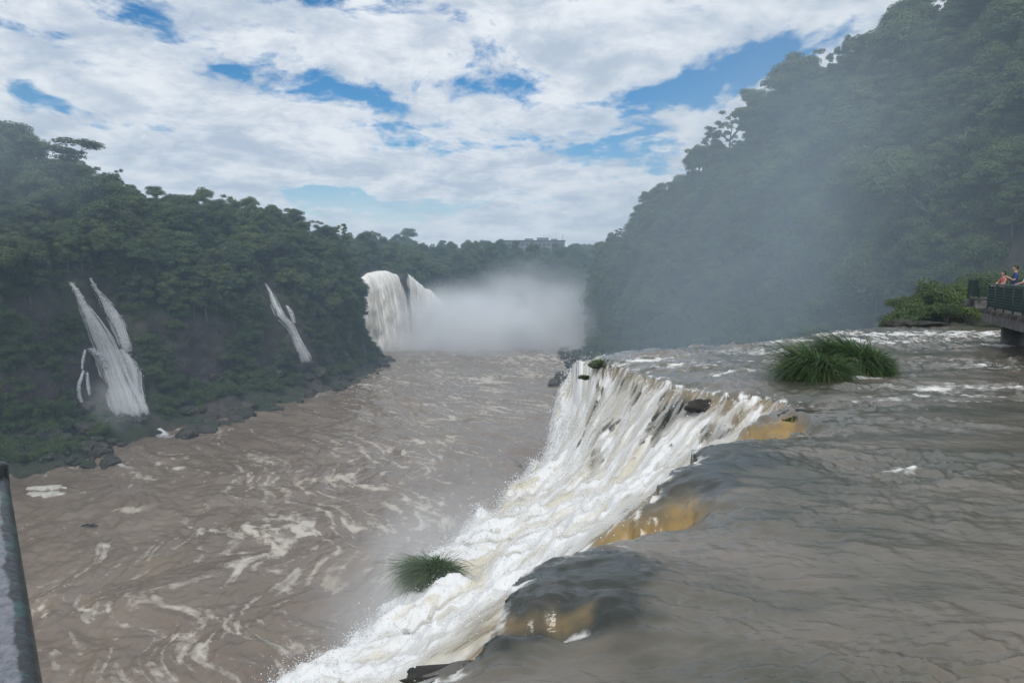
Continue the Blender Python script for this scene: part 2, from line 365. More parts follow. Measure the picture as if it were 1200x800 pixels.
def blob(P, c, a, b):
    return np.exp(-((P[:, 0] - c[0]) / a) ** 2 - ((P[:, 1] - c[1]) / b) ** 2)
def surface(P):
    """height and look of the water at plan positions P (n,2)"""
    x, y = P[:, 0].copy(), P[:, 1].copy(); k_ = np.clip(np.hypot(x, y) / 14, .55, 1.2)
    P0 = P; P = P + np.column_stack([.30 * fbm(x * .9, y * .9, 101.0, 2) + .13 * fbm(x * 3.1, y * 3.1, 103.0, 3), .30 * fbm(x * .9, y * .9, 107.0, 2) + .13 * fbm(x * 3.1, y * 3.1, 109.0, 3)]) * (k_ * (1 - .6 * sstep(16, 20, y)))[:, None]
    dR, aR = seg_dist(P, WALL_R); dE, aE = seg_dist(P, EDGE_R)
    up = in_poly(P, UPPER); inner = in_poly(P, INNER); basin = inner & ~up; off = ~inner
    r = np.hypot(x, y)
    foam = np.zeros(len(x)); amber = np.zeros(len(x)); rock = np.zeros(len(x)); z = np.zeros(len(x))
    # --- upper river: flows from the right towards the lip
    wx = x + 0.45 * fbm(x * .4, y * .4, 1.0, 2); wy = y + 0.35 * fbm(x * .4, y * .4, 5.0, 2)
    near = 1.0 / (1 + (r / 40) ** 2)
    h = 0.10 * fbm(wx * .30, wy * .55, 2.0, 2) + 0.050 * fbm(wx * .9, wy * 1.7, 4.0, 3) + 0.045 * (np.abs(fbm(wx * 1.5, wy * 2.9, 9.0, 2)) * 1.5 - .4) + 0.030 * (np.abs(fbm(wx * 3.2, wy * 5.6, 3.0, 2)) * 1.5 - .4) + 0.013 * fbm(wx * 7.5, wy * 12.5, 13.0, 2)
    pat = .22 + 1.0 * sstep(-.40, .60, fbm(wx * .25, wy * .5, 121.0, 3)) + .8 * np.exp(-dR / 1.2); rt_ = sstep(-.15, .15, fbm(wx * .2, wy * .2, 123.0, 2)); h = h * (1 - .6 * rt_) + rt_ * .6 * (.07 * fbm(wx * .8 - wy * .7, wy * 1.2 + wx * .6, 125.0, 4, .6) + .04 * (np.abs(fbm(wx * 1.6 - wy * 1.5, wy * 2.4 + wx * 1.1, 127.0, 3)) * 1.5 - .4)); h = .95 * h * pat
    rough_zone = np.zeros(len(x))
    for c, a, b, k in RAP: rough_zone = np.maximum(rough_zone, k * blob(P, c, a, b))
    far = sstep(14, 34, y)
    h = h * (1 + 0.9 * far) + (0.16 * ridged(wx * .5, wy * .9, 6.0, 3) - .08) * np.clip(rough_zone + 0.35 * far, 0, 1)
    hump = np.zeros(len(x))
    for c, a, b in DARK: hump = np.maximum(hump, blob(P, c, a * 1.2, b * 1.2))
    zu = -0.30 * np.exp(-dR / 0.9) + h * (0.55 + 0.45 * np.clip(dR / 1.5, 0, 1)) + 0.22 * hump
    nz = fbm(wx * 1.3, wy * 2.6, 12.0, 4)
    fu = rough_zone * (0.75 + 0.8 * nz) + 0.25 * far * np.clip(nz, 0, 1) + 0.16 * np.clip(ridged(wx * .6, wy * 2.2, 31.0, 4) - .73, 0, 1) * 5 * sstep(4, 11, r)
    amb = np.zeros(len(x))
    chz, amb, chf = channels(P)
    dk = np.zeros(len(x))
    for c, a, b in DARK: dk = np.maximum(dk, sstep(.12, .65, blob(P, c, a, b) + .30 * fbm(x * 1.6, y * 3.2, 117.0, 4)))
    zu = zu - channels(P)[0]; fu = np.maximum(fu * (1 - amb), chf * (.75 + .5 * nz))
    # --- basin: white water tumbling from the lip down to the outer edge
    s = dR / (dR + dE + 1e-6)
    zE = np.where(aE < EDGE_A_LEN, EZ, EZ + (EZ * -1 - 0.9) * sstep(EDGE_A_LEN, EDGE_A_LEN + 2.2, aE))
    lipz = -0.30
    farside = sstep(LIP_LEN - 13.5, LIP_LEN - 9.0, aR)
    g = (1 - farside) * (1.0 - (1.0 - s) ** 1.35) + farside * (1 - (1 - s) ** 2.0)
    fa = -.93 * x - .36 * y; fc = .36 * x - .93 * y              # along and across the rush of white water
    wq = .5 * fbm(x * .6, y * .6, 19.0, 2)
    bil = 0.34 * fbm(x * .5, y * .5, 21.0, 2) + 0.22 * (np.abs(fbm(fa * .35 + wq, fc * .9 + wq, 23.0, 2)) * 1.5 - .42) + 0.11 * fbm(fa * .8, fc * 2.0 + wq, 24.0, 4, .6) + 0.16 * np.clip(fbm(x * 1.3, y * 1.3, 161.0, 3), 0, 1)
    st = fbm(fa * .45 + wq, fc * 4.2 + 1.5 * wq, 8.0, 4, .6)
    bil += 0.05 * st + 0.012 * fbm(fa * 3, fc * 9, 33.0, 2)
    cream = np.clip(.30 + .9 * fbm(fa * .30 + wq, fc * 1.1, 131.0, 4) + .5 * st - .5 * bil, 0, 1)
    zb = lipz + (zE - lipz) * g - chz * np.exp(-s / .10) + bil * sstep(0.0, 0.25, s) * np.clip((dR + dE) / 3.0, 0.15, 1)
    strk = fbm(aR * 1.8, s * 3.0 + 0.3 * dR, 40.0, 4)
    fb = 0.30 + 0.85 * sstep(0.0, 0.16, s + 0.10 * strk) + 0.36 * fbm(fa * .35, fc * 2.6 + wq, 44.0, 5, .65) - 0.30 * np.clip(-bil - .05, 0, 1)
    fb = fb - 0.8 * amb * np.exp(-(s / .12) ** 2)
    # dark wet rock shows through below the far lip
    rk = farside * sstep(0.26, 0.52, fbm(aR * .9 + .6 * fbm(x * 1.5, y * 1.5, 7, 2), s * 4.5, 52.0, 4) + .10) * sstep(0.02, 0.06, s) * (1 - sstep(0.22, 0.50, s + .12 * fbm(x * 2, y * 2, 5, 3)))
    # --- beyond the outer edge the water drops sheer to the gorge
    zo = zE - 2.6 * dE ** 1.7 - 0.5 * dE + (0.35 * fbm(x * 1.4, y * 1.4, 61.0, 4)) * sstep(0, 1.2, dE) + bil * np.exp(-dE / .8) * np.where(aE < EDGE_A_LEN, 1, .2)
    z = np.where(up, zu, np.where(basin, zb, zo))
    foam = np.where(up, fu, np.where(basin, fb - 1.2 * rk, 0.95 + 0.3 * fbm(aE * 2.2, dE * .5, 70.0, 3)))
    # rims: water breaks white just at the edge
    foam = np.where(up, np.maximum(foam, 0.85 * np.exp(-dR / 0.22) * (0.55 + 1.2 * fbm(x * 3.2, y * 3.2, 113.0, 3)) * (1 - .8 * amb)), foam)
    amber = np.where(up, amb, np.where(basin, amb * np.exp(-(s / .15) ** 2), 0)) ; rock = np.where(up, np.clip(dk, 0, 1) * 0.88 * (1 - amb), np.where(basin, rk, 0))  # above the lip the rock value is only a dark tint on the humps
    return z, np.clip(foam, 0, 1.2), np.clip(amber, 0, 1), np.clip(rock, 0, 1), up, np.where(up, .4, cream)
fine = np.radians(np.arange(-37, 37.01, 0.115))
ang = np.concatenate([np.radians(np.arange(-180, -60, 5.0)), np.radians(np.arange(-60, -37, 0.8)), fine, np.radians(np.arange(37.5, 60, 0.8)), np.radians(np.arange(60, 180.1, 5.0))])
rad = [1.2]
while rad[-1] < 150:
    q = rad[-1]; rad.append(q * (1.03 if q < 4.2 else 1.0058 if q < 48 else 1.03))
rad = np.array(rad)
A_, R_ = np.meshgrid(ang, rad, indexing='ij')
PP = np.stack([np.sin(A_) * R_, np.cos(A_) * R_], -1).reshape(-1, 2)
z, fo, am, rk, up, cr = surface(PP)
V = np.column_stack([PP, z]); F = grid_faces(len(ang), len(rad))[:, ::-1]
fz = z[F]; keep = fz.max(1) > -40.5; F = F[keep]
upf = up[F].sum(1) >= 2
at_ = {'cream': cr, 'foam': fo, 'amber': am, 'rock': rk}
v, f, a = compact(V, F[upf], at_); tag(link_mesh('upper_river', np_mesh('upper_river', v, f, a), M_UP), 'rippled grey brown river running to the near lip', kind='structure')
v, f, a = compact(V, F[~upf], at_)
casc = tag(link_mesh('waterfall', np_mesh('waterfall', v, f, a), M_WHITE), 'foaming white cascade pouring over the lip beside the walkway', 'waterfall')
CASC_V, CASC_F = v, f

# ================================================================== gorge river
GZ = -40.0
ang = np.concatenate([np.radians(np.arange(-90, -40, 2.0)), np.radians(np.arange(-40, 25, 0.12)), np.radians(np.arange(25, 91, 3.0))])
rad = [20.0]
while rad[-1] < 4000:
    q = rad[-1]; rad.append(q * (1.05 if q < 44 else 1.0042 if q < 470 else 1.08))
rad = np.array(rad); A_, R_ = np.meshgrid(ang, rad, indexing='ij')
x = (np.sin(A_) * R_).ravel(); y = (np.cos(A_) * R_).ravel()
def flow_coords(x, y):          # along / across the current, which swings from the far fall to the near left
    th = R(18) + R(14) * sstep(120, 320, y); return x * np.sin(-th) + y * np.cos(th), x * np.cos(th) + y * np.sin(th)
al, ac = flow_coords(x, y)
wa = 7 * fbm(x / 30, y / 30, 2.0, 3); wb = 6 * fbm(x / 34, y / 34, 8.0, 3)
h = 0.75 * fbm((al + wa) / 16, (ac + wb) / 7, 1.0, 4) + 0.5 * (ridged((al + wa) / 14, (ac + wb) / 5, 3.0, 3) - .6) + 0.16 * fbm(x / 1.6, y / 1.6, 5.0, 3)
r1 = ridged((al + 1.3 * wa) / 26, (ac + 1.2 * wb) / 6.0, 15.0, 5, .6); r2 = ridged((al + wa) / 9, (ac + 1.5 * wb) / 4.0, 19.0, 4, .6)
big = fbm(x / 45, y / 45, 27.0, 3)
zone = np.zeros(len(x))
for (p, rx, ry, k) in [((190, 660), 16, 16, .55), ((130, 720), 14, 10, .5), ((330, 632), 9, 9, .55), ((300, 560), 20, 14, .4), ((230, 740), 10, 8, .5), ((530, 480), 18, 30, .6), ((500, 525), 12, 20, .5), ((600, 425), 40, 60, .75), ((560, 440), 25, 30, .5), ((430, 560), 16, 12, .3),
                       ((440, 455), 18, 30, .35), ((200, 505), 8, 8, .2), ((640, 470), 10, 40, .2), ((460, 600), 12, 12, .3)]:
    c = at_z(p[0], p[1], GZ); zone = np.maximum(zone, k * np.exp(-((x - c[0]) / rx) ** 2 - ((y - c[1]) / ry) ** 2))
foam = np.clip((r1 - .69) * 4.2, 0, 1) * (0.50 + 1.1 * zone) + np.clip((r2 - .68) * 4.0, 0, 1) * (0.22 + 1.2 * zone) + 0.5 * zone * np.clip(fbm(x / 7, y / 7, 35.0, 4) + .1, 0, 1)
foam *= np.clip(0.9 + 0.9 * big, 0.15, 1.5) * np.clip(1.0 + .45 * fbm(x / 2.2, y / 2.2, 141.0, 3), .4, 1.5)
for (p, rx, ry, k) in [((150, 597), 3.0, 1.6, .95), ((325, 632), 3.4, 2.2, .8), ((60, 572), .1, .1, .0)]:
    c = at_z(p[0], p[1], GZ); dd = ((x - c[0]) / rx) ** 2 + ((y - c[1]) / ry) ** 2; foam = np.maximum(foam, k * np.exp(-dd) * (1 + .8 * fbm(x / 1.5, y / 1.5, 3, 3)))
gm = np_mesh('gorge_river', np.column_stack([x, y, GZ + h * (R_.ravel() < 700)]), grid_faces(len(ang), len(rad))[:, ::-1], {'foam': np.clip(foam, 0, 1), 'amber': np.clip(zone * fbm(x / 12, y / 12, 55, 3), 0, .6), 'rock': np.zeros(len(x)), 'cream': np.full(len(x), .5)})
tag(link_mesh('gorge_river', gm, M_GORGE), 'muddy brown river streaked with foam in the gorge', kind='structure')

# ================================================================== hills
def catmull(ctrl, n):
    """resample control rows (k, m, 3) along axis 0 to n rows"""
    k = len(ctrl); t = np.linspace(0, k - 1, n); i = np.clip(t.astype(int), 0, k - 2); f = (t - i)[:, None, None]
    p0 = ctrl[np.clip(i - 1, 0, k - 1)]; p1 = ctrl[i]; p2 = ctrl[i + 1]; p3 = ctrl[np.clip(i + 2, 0, k - 1)]
    return 0.5 * (2 * p1 + (p2 - p0) * f + (2 * p0 - 5 * p1 + 4 * p2 - p3) * f * f + (3 * p1 - p0 - 3 * p2 + p3) * f ** 3)
def loft(name, cols, nu, nv, amp, mat, flip=False):
    ctrl = np.array(cols, float)                                   # (columns, profile points, 3)
    rows = catmull(ctrl, nu); rows = np.swapaxes(rows, 0, 1)
    seg = [max(2, int(nv * w)) for w in (.10, .12, .26, .20, .18, .14)][:rows.shape[0] - 1]
    out = []
    for i in range(rows.shape[0] - 1):
        for k in range(seg[i]): out.append(rows[i] + (rows[i + 1] - rows[i]) * k / seg[i])
    out.append(rows[-1]); G = np.swapaxes(np.array(out), 0, 1); U, Vn = G.shape[:2]
    tu = np.gradient(G, axis=0); tv = np.gradient(G, axis=1); N = np.cross(tu, tv); N /= np.linalg.norm(N, axis=2)[..., None] + 1e-9
    if flip: N = -N
    q = G.reshape(-1, 3)
    d = amp * (fbm(q[:, 0] / 16, q[:, 1] / 16, q[:, 2] / 22, 3) + 0.7 * (ridged(q[:, 0] / 9, q[:, 1] / 9, q[:, 2] / 30, 3) - .6) + 0.25 * fbm(q[:, 0] / 3, q[:, 1] / 3, q[:, 2] / 3, 3))
    G = G + N * d.reshape(U, Vn, 1)
    Fc = grid_faces(U, Vn)
    if flip: Fc = Fc[:, ::-1]
    o = link_mesh(name, np_mesh(name, G.reshape(-1, 3), Fc), mat)
    return o, G.reshape(-1, 3), Fc, np.repeat(np.arange(Vn)[None], U, 0).ravel() / (Vn - 1)
def profile(Fp, Cp, hf, zf, back):
    Fp = np.array(Fp, float); Cp = np.array(Cp, float)
    pts = [np.array([*(Fp[:2] + (Cp[:2] - Fp[:2]) * h_), Fp[2] + (Cp[2] - Fp[2]) * z_]) for h_, z_ in zip(hf, zf)]
    return pts + [np.array(back, float)]
HF, ZF = [0, .16, .28, .42, .70, 1], [0, .07, .15, .60, .82, 1]
def lcol(fx, fy, cx, cy_, cz, hf=HF, zf=ZF):
    n = np.array([cx - fx, cy_ - fy]); n = n / np.linalg.norm(n); return profile((fx, fy, -42), (cx, cy_, cz), hf, zf, (cx + n[0] * 90, cy_ + n[1] * 60, cz + 4))
HQ = [0, .26, .42, .56, .80, 1]
left_cols = [lcol(-128, 70, -190, 80, 30), lcol(-120, 110, -180, 125, 34), lcol(-112, 140, -170, 165, 36), lcol(-97, 161, -158, 196, 35), lcol(-91, 191, -148, 225, 31), lcol(-79, 212, -131, 250, 23),
             lcol(-70, 236, -112, 283, 18), lcol(-63, 268, -92, 311, 14), lcol(-57, 305, -80, 334, 11, HQ, ZF), lcol(-52, 340, -88, 352, 5, HQ, ZF), lcol(-60, 372, -100, 366, 3, HQ, ZF), lcol(-95, 392, -118, 380, 3)]
left_hill, LV, LF, LT = loft('left_hill', left_cols, 210, 110, 3.0, M_CLIFF)
tag(left_hill, 'dark wooded cliff with the narrow waterfalls', kind='structure')
HR, ZR = [0, .12, .26, .52, .78, 1], [0, .06, .26, .58, .82, 1]
HT, ZT = [0, .42, .55, .66, .80, 1], [0, .07, .22, .60, .85, 1]
def rcol(Fp, Cp, hf=HR, zf=ZR):
    n = np.array([Cp[0] - Fp[0], Cp[1] - Fp[1]]); n = n / np.linalg.norm(n); return profile(Fp, Cp, hf, zf, (Cp[0] + n[0] * 80, Cp[1] + n[1] * 60, Cp[2] + 3))
right_cols = [rcol((190, 5, -.6), (280, 40, 60)), rcol((120, 45, -.6), (200, 98, 60)), rcol((86, 68, -.6), (146, 128, 60)), rcol((67, 82, -3), (124, 152, 61)), rcol((57, 98, -12), (110, 174, 61)), rcol((51, 122, -30), (98, 196, 56)),
              rcol((50, 152, -42), (93, 212, 51)), rcol((51, 192, -42), (82, 236, 50)), rcol((52, 240, -42), (74, 266, 39)), rcol((40, 296, -42), (69, 312, 31), HT, ZT),
              rcol((28, 345, -42), (62, 360, 21), HT, ZT), rcol((32, 400, -42), (56, 405, 11), HT, ZT), rcol((38, 434, -42), (52, 432, 7), HT, ZT), rcol((52, 470, -42), (62, 452, 4)), rcol((100, 505, -42), (100, 470, 4))]
right_hill, RV, RF, RT = loft('right_hill', right_cols, 230, 110, 2.6, M_CLIFF, flip=True)
tag(right_hill, 'steep misty wooded hillside behind the upper river', kind='structure')
HP, ZP = [0, .3, .5, .7, .88, 1], [0, .07, .3, .7, .93, 1]
def pcol(Fp, Cp, bz=16): return profile(Fp, Cp, HP, ZP, (Cp[0] * 1.7, Cp[1] + 330, bz))
plat_cols = [pcol((-190, 395, -42), (-200, 405, 2)), pcol((-110, 402, -42), (-118, 412, 2)), pcol((-86, 411, -42), (-92, 420, 2)), pcol((-66, 424, -42), (-72, 434, 2.0)), pcol((-52, 444, -42), (-60, 452, 0)), pcol((-42, 462, -42), (-46, 474, -8)),
             pcol((-26, 500, -42), (-34, 512, 2)), pcol((0, 545, -42), (-8, 560, 4)), pcol((40, 575, -42), (36, 592, 5)), pcol((100, 595, -42), (100, 612, 5)), pcol((220, 600, -42), (220, 618, 5)), pcol((420, 600, -42), (420, 620, 5))]
plateau, PV, PF, PT = loft('far_plateau', plat_cols, 220, 70, 2.2, M_CLIFF)
tag(plateau, 'distant wooded plateau above the far waterfall', kind='structure')
def bvh(V, F): return BVHTree.FromPolygons([tuple(p) for p in V], [tuple(map(int, f)) for f in F])
B_L, B_R, B_P = bvh(LV, LF), bvh(RV, RF), bvh(PV, PF)
CO = Vector((0, 0, EYE))
def cast(b, px, py):
    d = Vector(ray(px, py)).normalized(); h = b.ray_cast(CO, d, 3000); return h[0], h[1]
def hidden(p, eps=6.0):
    d = Vector(p) - CO; L = d.length; d.normalize()
    for b in (B_L, B_R, B_P):
        h = b.ray_cast(CO, d, L - eps)
        if h[0] is not None: return True
    return False

# forest floor bank beyond the upper river
def bank_edge(X): return np.interp(X, [19, 21.5, 24.5, 30, 45, 70, 120, 200], [43.6, 43.2, 44.0, 45.0, 42.5, 35.5, 19.5, 0])
def bank_z(X, Y):
    z_ = -.6 + 1.1 * sstep(0, 1.6, Y - bank_edge(X)) + .025 * np.clip(Y - bank_edge(X), 0, 60) + .25 * fbm(X / 2.5, Y / 2.5, 0, 3)
    return z_ - 2.2 * np.clip(22.0 + (Y - 44) * .80 - X, 0, 30) ** 1.2
bx = np.concatenate([np.linspace(12, 40, 90), np.linspace(41, 200, 50)]); by = np.concatenate([np.linspace(0, .1, 14), np.linspace(.12, 1, 40)]); BX, BY = np.meshgrid(bx, by, indexing='ij')
Yb = bank_edge(BX) - .3 + BY * 52; Zb = np.maximum(bank_z(BX, Yb), -42)
bank = link_mesh('river_bank', np_mesh('river_bank', np.column_stack([BX.ravel(), Yb.ravel(), Zb.ravel()]), grid_faces(len(bx), len(by))), M_SOIL)
tag(bank, 'low earth bank along the upper river', kind='structure')

# ================================================================== waterfalls on the far walls
def fall_material(name, white, cream, open_):
    m, t, out = material(name)
    uv = t.add('ShaderNodeUVMap'); uvv = uv.outputs[0]
    s1 = t.noise(t.mapping(uvv, scale=(1, 0.12, 1)), 9.0, 7, 0.7, 0.5); s2 = t.noise(t.mapping(uvv, scale=(1, 0.4, 1)), 24.0, 6, 0.65)
    edge = t.attr('edge')
    col = t.mix(t.ramp(s1, 0.40, 0.72), white, cream)
    p = principled(t, col, 0.7, t.bump(s1, 0.5), 0.3)
    tr = t.add('ShaderNodeBsdfTransparent')
    al = t.math('ADD', t.math('MULTIPLY', edge, 1.4), t.math('MULTIPLY', t.math('SUBTRACT', t.math('ADD', t.math('MULTIPLY', s1, .6), t.math('MULTIPLY', s2, .4)), 0.5), 3.4))
    al = t.ramp(al, open_, open_ + 0.95, 0.0, 0.97, smooth=False)
    mx = t.add('ShaderNodeMixShader'); t.put(mx.inputs[0], al); t.link(tr.outputs[0], mx.inputs[1]); t.link(p.outputs[0], mx.inputs[2])
    t.link(mx.outputs[0], out.inputs[0]); return m
M_FALL = fall_material('thin white fall', (0.86, 0.88, 0.90, 1), (0.74, 0.77, 0.80, 1), 0.34)
def thread_material(name, c1, c2, lo, hi):
    m, t, out = material(name); tn = t.attr('tone'); al = t.attr('thick')
    cc = t.mix(tn, c1, c2); pb = principled(t, cc, .6, None, .3); tl = t.add('ShaderNodeBsdfTranslucent'); t.put(tl.inputs[0], cc); p = t.add('ShaderNodeMixShader'); p.inputs[0].default_value = .5
    t.link(pb.outputs[0], p.inputs[1]); t.link(tl.outputs[0], p.inputs[2]); tr = t.add('ShaderNodeBsdfTransparent'); mx = t.add('ShaderNodeMixShader'); t.put(mx.inputs[0], t.ramp(al, 0, 1, lo, hi, smooth=False))
    t.link(tr.outputs[0], mx.inputs[1]); t.link(p.outputs[0], mx.inputs[2]); t.link(mx.outputs[0], out.inputs[0]); return m
M_THREADB = thread_material('muddy water threads', (0.70, 0.66, 0.58, 1), (0.92, 0.91, 0.90, 1), .2, .9)
M_THREAD = thread_material('white water threads', (0.76, 0.79, 0.82, 1), (0.90, 0.91, 0.92, 1), .04, .65)
M_FALLB = fall_material('muddy white fall', (0.88, 0.87, 0.85, 1), (0.70, 0.64, 0.54, 1), 0.10)
def ribbon(name, centre, widths, side, mat, parent, nu=14, bulge=0.6, seed=0, sub=6):
    """a falling sheet: centre points, half widths, side vectors; rounded towards the viewer"""
    c = np.array(centre, float); wd = np.array(widths, float); sd = np.array(side, float); n = len(c)
    if sd.ndim == 1: sd = np.repeat(sd[None], n, 0)
    t = np.linspace(0, n - 1, (n - 1) * sub + 1)
    ip = lambda a: np.stack([np.interp(t, np.arange(n), a[:, k]) for k in range(3)], 1)
    C = ip(c); S = ip(sd); W = np.interp(t, np.arange(n), wd); L = np.concatenate([[0], np.cumsum(np.linalg.norm(np.diff(C, axis=0), axis=1))])
    u = np.linspace(-1, 1, nu); view = -C / np.linalg.norm(C, axis=1)[:, None]
    jit = fbm(L / 2.5 + seed * 9, np.zeros_like(L) + seed, 0, 3) * 0.5
    X = C[:, None] + S[:, None] * (W[:, None] * u[None])[..., None] + S[:, None] * (jit * np.minimum(W, 1.5) * .6)[:, None, None] + view[:, None] * (bulge * np.minimum(W, 3)[:, None] * (1 - u[None] ** 2))[..., None]
    q = X.reshape(-1, 3); d = 0.35 * fbm(q[:, 0] / 1.2 + seed, q[:, 1] / 1.2, q[:, 2] / 5, 3) + .25 * fbm(q[:, 0] / 3 + seed, q[:, 1] / 3, q[:, 2] / 3, 3)
    q = q + np.repeat(view, nu, 0) * d[:, None] * np.minimum(np.repeat(W, nu), 2)[:, None]
    ed = np.tile(1 - np.abs(u) ** 2.5, len(C)) * np.repeat(np.interp(t, [0, .3, n - 2.2, n - 1], [.6, 1, 1, .05]), nu)
    Fc = grid_faces(len(C), nu); me = np_mesh(name, q, Fc, {'edge': ed})
    uvl = me.uv_layers.new(name='UVMap'); UV = np.column_stack([np.tile(u, len(C)) * np.repeat(W, nu) * .25 + seed * 3.3, np.repeat(L, nu) * .25])
    li = np.zeros(len(me.loops), np.int32); me.loops.foreach_get('vertex_index', li); uvl.data.foreach_set('uv', UV[li].astype(np.float32).ravel())
    return link_mesh(name, me, mat, parent)
FALL_PATHS = []
M_SPLASH = plain('white splash', (0.74, 0.77, 0.80, 1), (0.86, 0.88, 0.90, 1), 1.0, 0.6)
def add_splash(o, P3, wd, side, vdn, rg, n):
    """broken white water over the ledges of a fall"""
    m = len(P3); t = (m - 1) * rg.random(n) ** .8; led = np.floor(t * 1.7) / 1.7; t = np.where(rg.random(n) < .45, np.clip(led + rg.exponential(.12, n), 0, m - 1), t)
    C = np.stack([np.interp(t, np.arange(m), P3[:, j]) for j in range(3)], 1); W = np.interp(t, np.arange(m), wd)
    C = C + side[None] * (W * np.clip(rg.normal(size=n) * .48, -1.2, 1.2))[:, None] - vdn * (.5 + rg.random((n, 1)) * .8); sz = .03 + .09 * rg.random(n) ** 2
    T = np.array([[1, 0, -.4], [-.5, .87, -.4], [-.5, -.87, -.4], [0, 0, 1.0]]); Fi = np.array([[0, 1, 3], [1, 2, 3], [2, 0, 3], [0, 2, 1]]); q, _ = np.linalg.qr(rg.normal(size=(n, 3, 3)))
    V = np.einsum('nij,kj->nki', q, T) * (sz[:, None, None] * np.array([1, 1, 2.2])) + C[:, None]; F = (Fi[None] + 4 * np.arange(n)[:, None, None]).reshape(-1, 3)
    k = link_mesh('splash', np_mesh('splash', V.reshape(-1, 3), F), M_SPLASH, o, smooth=False); k['kind'] = 'stuff'
def wall_fall(name, b, path, halfpx, mat, parent, off=1.6, seed=0, bulge=.5):
    pts = []
    for (px, py) in path:
        h, nrm = cast(b, px, py)
        if h is None: h = Vector(at_y(px, py, pts[-1][1] if pts else 230))
        pts.append(np.array(h))
    pts = np.array(pts)
    # water never climbs back into the wall: smooth the depth along the fall
    dep = np.linalg.norm(pts - np.array(CO), axis=1); k = np.minimum.accumulate(dep); dep2 = np.convolve(np.pad(np.minimum(dep, k + 3), 1, mode='edge'), [.25, .5, .25], 'valid') - off
    dep2 = np.minimum(dep2, dep - .7)
    P3 = np.array([np.array(CO) + (p - np.array(CO)) / d * e for p, d, e in zip(pts, dep, dep2)])
    wd = np.array(halfpx) * .85 * np.array(dep2) / FPX
    FALL_PATHS.append((path, halfpx, dep2.min()))
    vd = P3.mean(0); side = np.cross(vd / np.linalg.norm(vd), [0, 0, 1.0]); side /= np.linalg.norm(side)
    core = ribbon('core', P3 + (vd / np.linalg.norm(vd)) * .3, wd * .78, side, mat, None, seed=seed, bulge=.3, nu=18)
    rg = np.random.default_rng(seed + 500); n = len(P3); t = np.arange(n); vdn = vd / np.linalg.norm(vd); Vs = []; Fs = []; base = 0; Ta = []; Tb = []
    for k in range(int(20 + 10 * max(halfpx))):                 # a fall is a sheaf of thin falling threads
        a0 = rg.uniform(-.1, n - 2.2); a1 = min(n - 1, a0 + rg.uniform(1.5, n * .8)); m = max(4, int((a1 - a0) * 5)); tt = np.clip(np.linspace(a0, a1, m), 0, n - 1)
        C = np.stack([np.interp(tt, t, P3[:, j]) for j in range(3)], 1); W = np.interp(tt, t, wd); u0 = np.clip(rg.normal() * .55, -1.2, 1.2)
        wob = .10 * fbm(tt * 1.6 + k * 3.1, np.full(m, seed + k * .7), 0, 2)
        C = C + side[None] * (W * (u0 + wob))[:, None] - vdn * (.2 + .5 * (1 - u0 * u0) * np.minimum(W, 2)[:, None]) + np.array([0, 0, 1.0]) * rg.normal() * .4
        wth = np.clip(W * rg.uniform(.03, .13), .06, .36) * np.sin(np.linspace(.25, 2.95, m)) ** .5 * (1 + .5 * fbm(tt * 5 + k, np.full(m, k * 1.3), 0, 2))
        tilt = side + vdn * rg.normal() * .5
        Vs.append(np.stack([C - tilt * wth[:, None], C - vdn * wth[:, None] * .6, C + tilt * wth[:, None]], 1).reshape(-1, 3)); Fs.append(grid_faces(m, 3) + base); base += m * 3
        Ta.append(np.full(m * 3, rg.random())); Tb.append(np.repeat(np.clip(np.sin(np.linspace(.05, 3.0, m)) * rg.uniform(.5, 1.3) + .25 * fbm(tt * 1.2 + k, np.full(m, k * .9), 5, 2), 0, 1), 3))
    o = link_mesh(name, np_mesh(name, np.concatenate(Vs), np.concatenate(Fs), {'tone': np.concatenate(Ta), 'thick': np.concatenate(Tb)}), M_THREAD, parent)
    add_splash(o, P3, wd, side, vdn, rg, int(110 * max(halfpx))); core.parent = o; return o
tw = empty('waterfall', tuple(cast(B_L, 150, 486)[0])); tag(tw, 'tall twin stranded waterfall sliding down the wooded cliff to boulders', 'waterfall', 'thin falls on the wooded cliff')
def keep_world(o, p): o.parent = p; o.matrix_parent_inverse = Matrix.Translation(p.location).inverted(); return o
for i, (path, hp) in enumerate([
        ([(83, 331), (91, 343), (97, 357), (106, 372), (115, 390), (124, 410), (132, 432), (140, 455), (147, 474), (152, 488)], [3, 3.5, 4, 8, 11, 12, 13, 15, 17, 18]),
        ([(106, 326), (112, 338), (121, 350), (129, 362), (138, 377), (144, 396), (149, 412)], [2, 3, 4, 7, 7, 6, 7]),
        ([(141, 409), (149, 420), (154, 435), (157, 455), (160, 474), (162, 487)], [5, 9, 11, 9, 9, 10]),
        ([(106, 408), (118, 418), (124, 430)], [4, 5, 3]), ([(100, 410), (97, 422), (96, 432)], [1.6, 1.4, 1.2]), ([(98, 434), (92, 450), (93, 465), (98, 474)], [2.5, 2, 1.6, 1.4]), ([(102, 436), (103, 452), (105, 462)], [1.5, 1.4, 1.2])]):
    keep_world(wall_fall('stream', B_L, path, hp, M_FALL, None, seed=i + 1), tw)
nf = empty('waterfall', tuple(cast(B_L, 358, 424)[0])); tag(nf, 'narrow slanting waterfall in a cleft of the wooded cliff', 'waterfall', 'thin falls on the wooded cliff')
for i, (path, hp) in enumerate([([(311, 332), (317, 342), (322, 355), (329, 370), (340, 381), (346, 392), (352, 406), (357, 416), (360, 424)], [1.5, 2.5, 4.5, 6, 5, 4, 6, 6, 6.5]), ([(336, 358), (341, 366), (345, 378)], [2, 2.6, 2])]):
    keep_world(wall_fall('stream', B_L, path, hp, M_FALL, None, seed=20 + i), nf)
